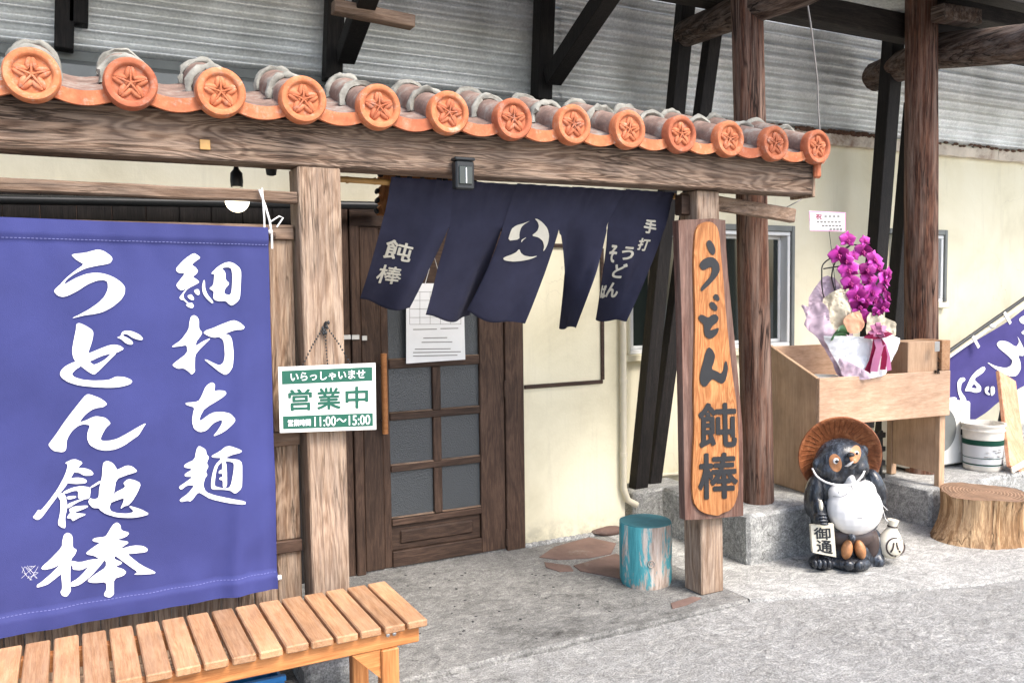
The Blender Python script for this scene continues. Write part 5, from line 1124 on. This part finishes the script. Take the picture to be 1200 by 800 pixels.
# ================================================================== TANUKI STATUE
tb = PZ(991, 664, 0)+vf*.1; tb.z = 0; k_ = sc(tb+Vector((0, 0, .4)))
TK = thing('tanuki_statue', 'glazed ceramic raccoon-dog statue with straw hat, white belly, note and flask', 'statue', tb)
def tp(px, py, dv=0):
    d = ray(px, py); return CP+d*(((tb-CP).dot(vf)-dv)/d.dot(vf))
def tc(cx, cy, dv=0): return tp(920+cx/4, 480+cy/4, dv)       # from the enlarged view
VM = Matrix((vr, vf, Vector((0, 0, 1)))).transposed()          # statue axes: right, away, up
def te(bm, cx, cy, dv, rx, ry, rz, rot=0, u_=20, v_=12):
    k4 = k_/4; ell(bm, tc(cx, cy, dv), (rx*k4, ry*k4, rz*k4), VM @ Matrix.Rotation(R(rot), 3, 'Y'), u_, v_)
def fused(nm, bm, mat, parent, vox=.007, it=6):
    o = fin(nm, bm, mat, parent); bpy.context.view_layer.update()
    m_ = o.modifiers.new('r', 'REMESH'); m_.mode = 'VOXEL'; m_.voxel_size = vox; m_.use_smooth_shade = True
    s_ = o.modifiers.new('s', 'SMOOTH'); s_.factor = .5; s_.iterations = it
    bpy.context.view_layer.update()
    dg = bpy.context.evaluated_depsgraph_get(); me = bpy.data.meshes.new_from_object(o.evaluated_get(dg)); o.modifiers.clear()
    me.materials.clear(); me.materials.append(mat); o.data = me; me.shade_smooth(); return o
bm = newbm()
te(bm, 280, 470, 0, 165, 120, 175)                    # trunk
te(bm, 270, 560, 0, 150, 115, 150); te(bm, 300, 650, .0, 135, 110, 100); te(bm, 410, 640, 0, 45, 80, 90)
te(bm, 250, 370, 0, 135, 100, 110)                    # shoulders
te(bm, 262, 245, .03, 122, 105, 112, -12)             # head
te(bm, 205, 285, .06, 62, 70, 50, 20); te(bm, 330, 270, .07, 60, 70, 55, -20)   # cheeks
te(bm, 302, 236, .12, 36, 62, 36, -15)                # muzzle
te(bm, 362, 197, .03, 28, 22, 34, 20); te(bm, 158, 262, .05, 30, 20, 40, -20)   # ears
te(bm, 135, 400, .04, 42, 60, 105, 8); te(bm, 155, 480, .09, 36, 48, 75, -8); te(bm, 163, 515, .14, 32, 34, 34)   # holding arm and fist
te(bm, 425, 370, .02, 45, 60, 100, -18); te(bm, 450, 435, .05, 26, 36, 45, -10)
te(bm, 170, 715, .1, 58, 60, 38); te(bm, 310, 715, .12, 88, 75, 42); te(bm, 425, 700, .05, 38, 60, 40); te(bm, 280, 715, 0, 165, 110, 42)
te(bm, 300, 670, .08, 78, 55, 75)
body = fused('body', bm, W['tdark'], TK)
for v_ in body.data.vertices: v_.co.z = max(v_.co.z, 0)
def treeof(o): return BVHTree.FromPolygons([v_.co+ORG[TK.name] for v_ in o.data.vertices], [tuple(f.vertices) for f in o.data.polygons])
TB = [treeof(body)]
def patch(nm, mat, cx, cy, rx, ry, rot=0, eps=.002, n=26):
    c_, s_ = math.cos(R(rot)), math.sin(R(rot)); pts = []
    for i in range(n):
        a_ = 2*math.pi*i/n; x, y = rx*math.cos(a_), ry*math.sin(a_); pts.append((920+(cx+x*c_-y*s_)/4, 480+(cy+x*s_+y*c_)/4))
    b2 = newbm(); vs = [b2.verts.new((x, y, 0)) for x, y in pts]; b2.faces.new(vs); bmesh.ops.triangulate(b2, faces=b2.faces[:])
    for _ in range(3):
        es = [e for e in b2.edges if e.calc_length() > 2.2]
        if es: bmesh.ops.subdivide_edges(b2, edges=es, cuts=1); bmesh.ops.triangulate(b2, faces=b2.faces[:])
    for v_ in b2.verts: v_.co = cast(TB, v_.co.x, v_.co.y, eps, 3.2)
    bmesh.ops.solidify(b2, geom=b2.faces[:], thickness=.001); return fin(nm, b2, W[mat], TK, 60)
def onbody(cx, cy, e=0): return cast(TB, 920+cx/4, 480+cy/4, e, 3.2)
def tpart(nm, mat, *es, vox=None, parent=None):
    bm = newbm()
    for e in es: te(bm, *e)
    if vox: return fused(nm, bm, W[mat], parent or TK, vox, 5)
    return fin(nm, bm, W[mat], parent or TK, 60)
belly = tpart('belly', 'twhite', (326, 462, .12, 126, 90, 122), (252, 392, .11, 48, 55, 44), (378, 378, .11, 44, 55, 48), (318, 385, .11, 72, 60, 52), (304, 330, .12, 22, 40, 34), vox=.006)
bt_ = [treeof(belly)]
lines('brush_mark', [tk_ for tk_ in [(920+x0/4, 480+y0/4, 920+x1/4, 480+y1/4) for x0, y0, x1, y1 in ((308, 352, 318, 372), (318, 372, 300, 388), (300, 388, 286, 398), (334, 356, 344, 378), (344, 378, 340, 396), (338, 508, 362, 507), (248, 378, 252, 392), (225, 405, 262, 408), (262, 408, 285, 400))]], .7, bt_, W['wire'], TK, .0015, 3.2)
tpart('skirt', 'tbrown', (300, 590, .07, 122, 75, 62), (385, 620, .04, 50, 70, 90), (250, 620, .07, 30, 50, 70), vox=.007)
for cx, rot in ((290, 10), (352, -12)): tpart('thigh', 'tpatch', (cx, 655, .165, 24, 28, 45, rot))
tpart('tuft', 'tdark', (313, 598, .2, 17, 20, 17))
for i in range(6):
    te_ = (140+i*22, 722, .19, 12, 16, 20) if i < 4 else (300+(i-4)*50, 728, .22, 24, 18, 22); tpart('toe', 'tdark', te_)
for i in range(4): tpart('finger', 'tdark', (172+3*i, 488+15*i, .205, 22, 12, 8, 5))
tpart('thumb', 'tcream', (168, 447, .19, 9, 10, 26, -5))
patch('eye_patch', 'tpatch', 236, 248, 29, 42, -14); patch('eye_patch', 'tpatch', 328, 208, 26, 42, 12)
for cx, cy, s_ in ((239, 240, 1), (334, 203, .8)):
    q = onbody(cx, cy); bm = newbm(); ell(bm, q, (14*s_*k_/4, 8*k_/4, 14*s_*k_/4), VM, 16, 10); e = fin('eye', bm, W['twhite'], TK, 60)
    bm = newbm(); ell(bm, q-vf*.008+vr*.001, (8*s_*k_/4, 5*k_/4, 8*s_*k_/4), VM, 14, 8); fin('pupil', bm, W['ink'], e, 60)
q = onbody(308, 213); bm = newbm(); ell(bm, q, (18*k_/4, 14*k_/4, 14*k_/4), VM, 14, 8); fin('nose', bm, W['ink'], TK, 60)
bm = newbm(); tube(bm, [onbody(280, 263, .002), onbody(293, 260, .003), onbody(306, 252, .003), onbody(320, 242, .002)], [.002, .006, .007, .003], 8); fin('mouth', bm, W['twhite'], TK, 60)
# hat: a shallow cone worn on the back of the head
hc = tc(252, 212, -.045); hn = (-vf*.94+vr*-.10+Vector((0, 0, -.1))).normalized(); HM = hn.to_track_quat('Z', 'Y').to_matrix(); k4 = k_/4
bm = newbm(); lathe(bm, [(.001, -56*k4), (60*k4, -46*k4), (120*k4, -26*k4), (170*k4, -4*k4), (186*k4, 10*k4), (192*k4, 17*k4), (189*k4, 26*k4), (180*k4, 24*k4), (165*k4, 8*k4), (118*k4, -12*k4), (60*k4, -34*k4), (.001, -44*k4)], hc, 48, HM, False); hat = fin('hat', bm, W['that'], TK, 50)
bm = newbm()
for k in range(40):
    a_ = 2*math.pi*k/40; d = HM @ Vector((math.cos(a_), math.sin(a_), 0)); n_ = HM @ Vector((0, 0, 1))
    tube(bm, [hc+d*110*k4-n_*14*k4, hc+d*160*k4+n_*6.5*k4, hc+d*182*k4+n_*25*k4], .0022, 5)
fin('straw_rib', bm, W['that'], hat, 50)
bm = newbm(); tube(bm, curve3([tc(128, 275, .05), tc(150, 312, .13), tc(200, 342, .18), tc(262, 352, .2), tc(320, 346, .21), tc(362, 308, .18), tc(382, 252, .08)]), .0055, 8); fin('hat_cord', bm, W['twhite'], TK, 60)
# note and flask
bq = [tc(120, 540, .17), tc(228, 535, .185), tc(240, 690, .19), tc(130, 668, .175)]
bm = newbm(); prism(bm, bq, vf*.025); o = fin('note', bm, W['tcream'], TK, bvh=True); TT = [BVH[o.name]]
def tk2(cx, cy): return (920+cx/4, 480+cy/4)
def npx(w_): 
    d = w_-CP; return (600+F*d.dot(_r)/d.dot(_f), 400-F*d.dot(_u)/d.dot(_f))
def tq(x0, y0, x1, y1): 
    f = lambda s, t: npx((bq[0].lerp(bq[1], s)).lerp(bq[3].lerp(bq[2], s), t)); return [f(x0, y0), f(x1, y0), f(x1, y1), f(x0, y1)]
text('character', '御', tq(.12, .1, .82, .48), TT, W['ink'], TK, .03, .0015, 3.2); text('character', '通', tq(.2, .52, .85, .92), TT, W['ink'], TK, .03, .0015, 3.2)
jc = tc(491, 632, .06); k4 = k_/4
bm = newbm(); JM = Matrix.Rotation(.12, 3, vf); lathe(bm, [(.001, -58*k4), (30*k4, -56*k4), (48*k4, -38*k4), (58*k4, -5*k4), (54*k4, 25*k4), (38*k4, 55*k4), (22*k4, 78*k4), (18*k4, 90*k4), (26*k4, 118*k4), (22*k4, 120*k4), (.001, 112*k4)], jc, 32, JM, False); fl_ = fin('flask', bm, W['tcream'], TK, 60, bvh=True); TJ = [BVH[fl_.name]]
jp = npx(jc+Vector((0, 0, 2*k4))-vf*.05); r0_, r1_ = 9.6, 11.6
ringo = [(jp[0]+2+r1_*math.cos(a_), jp[1]+r1_*math.sin(a_)) for a_ in [2*math.pi*i/28 for i in range(28)]]; ringi = [(jp[0]+2+r0_*math.cos(a_), jp[1]+r0_*math.sin(a_)) for a_ in [2*math.pi*i/28 for i in range(28)]]
decal('ring_mark', [[ringo, ringi]], TJ, W['tbrown'], fl_, .0015, 3.2)
text('character', '八', [(jp[0]-4, jp[1]-5), (jp[0]+7.5, jp[1]-5), (jp[0]+7.5, jp[1]+6), (jp[0]-4, jp[1]+6)], TJ, W['tbrown'], fl_, .05, .0015, 3.2)
bm = newbm(); tube(bm, [jc+JM @ Vector((20*k4*math.cos(a_), 20*k4*math.sin(a_), 88*k4)) for a_ in [2*math.pi*i/16 for i in range(17)]], .005, 6); fin('neck_band', bm, W['tbrown'], fl_, 60)
bm = newbm(); tube(bm, [tc(455, 455, .09), tc(470, 510, .07), jc+JM @ Vector((-5*k4, 0, 92*k4))], .0025, 6); tube(bm, [tc(452, 440, .1), tc(480, 470, .08)], .002, 6); fin('string', bm, W['cordw'], TK, 60)
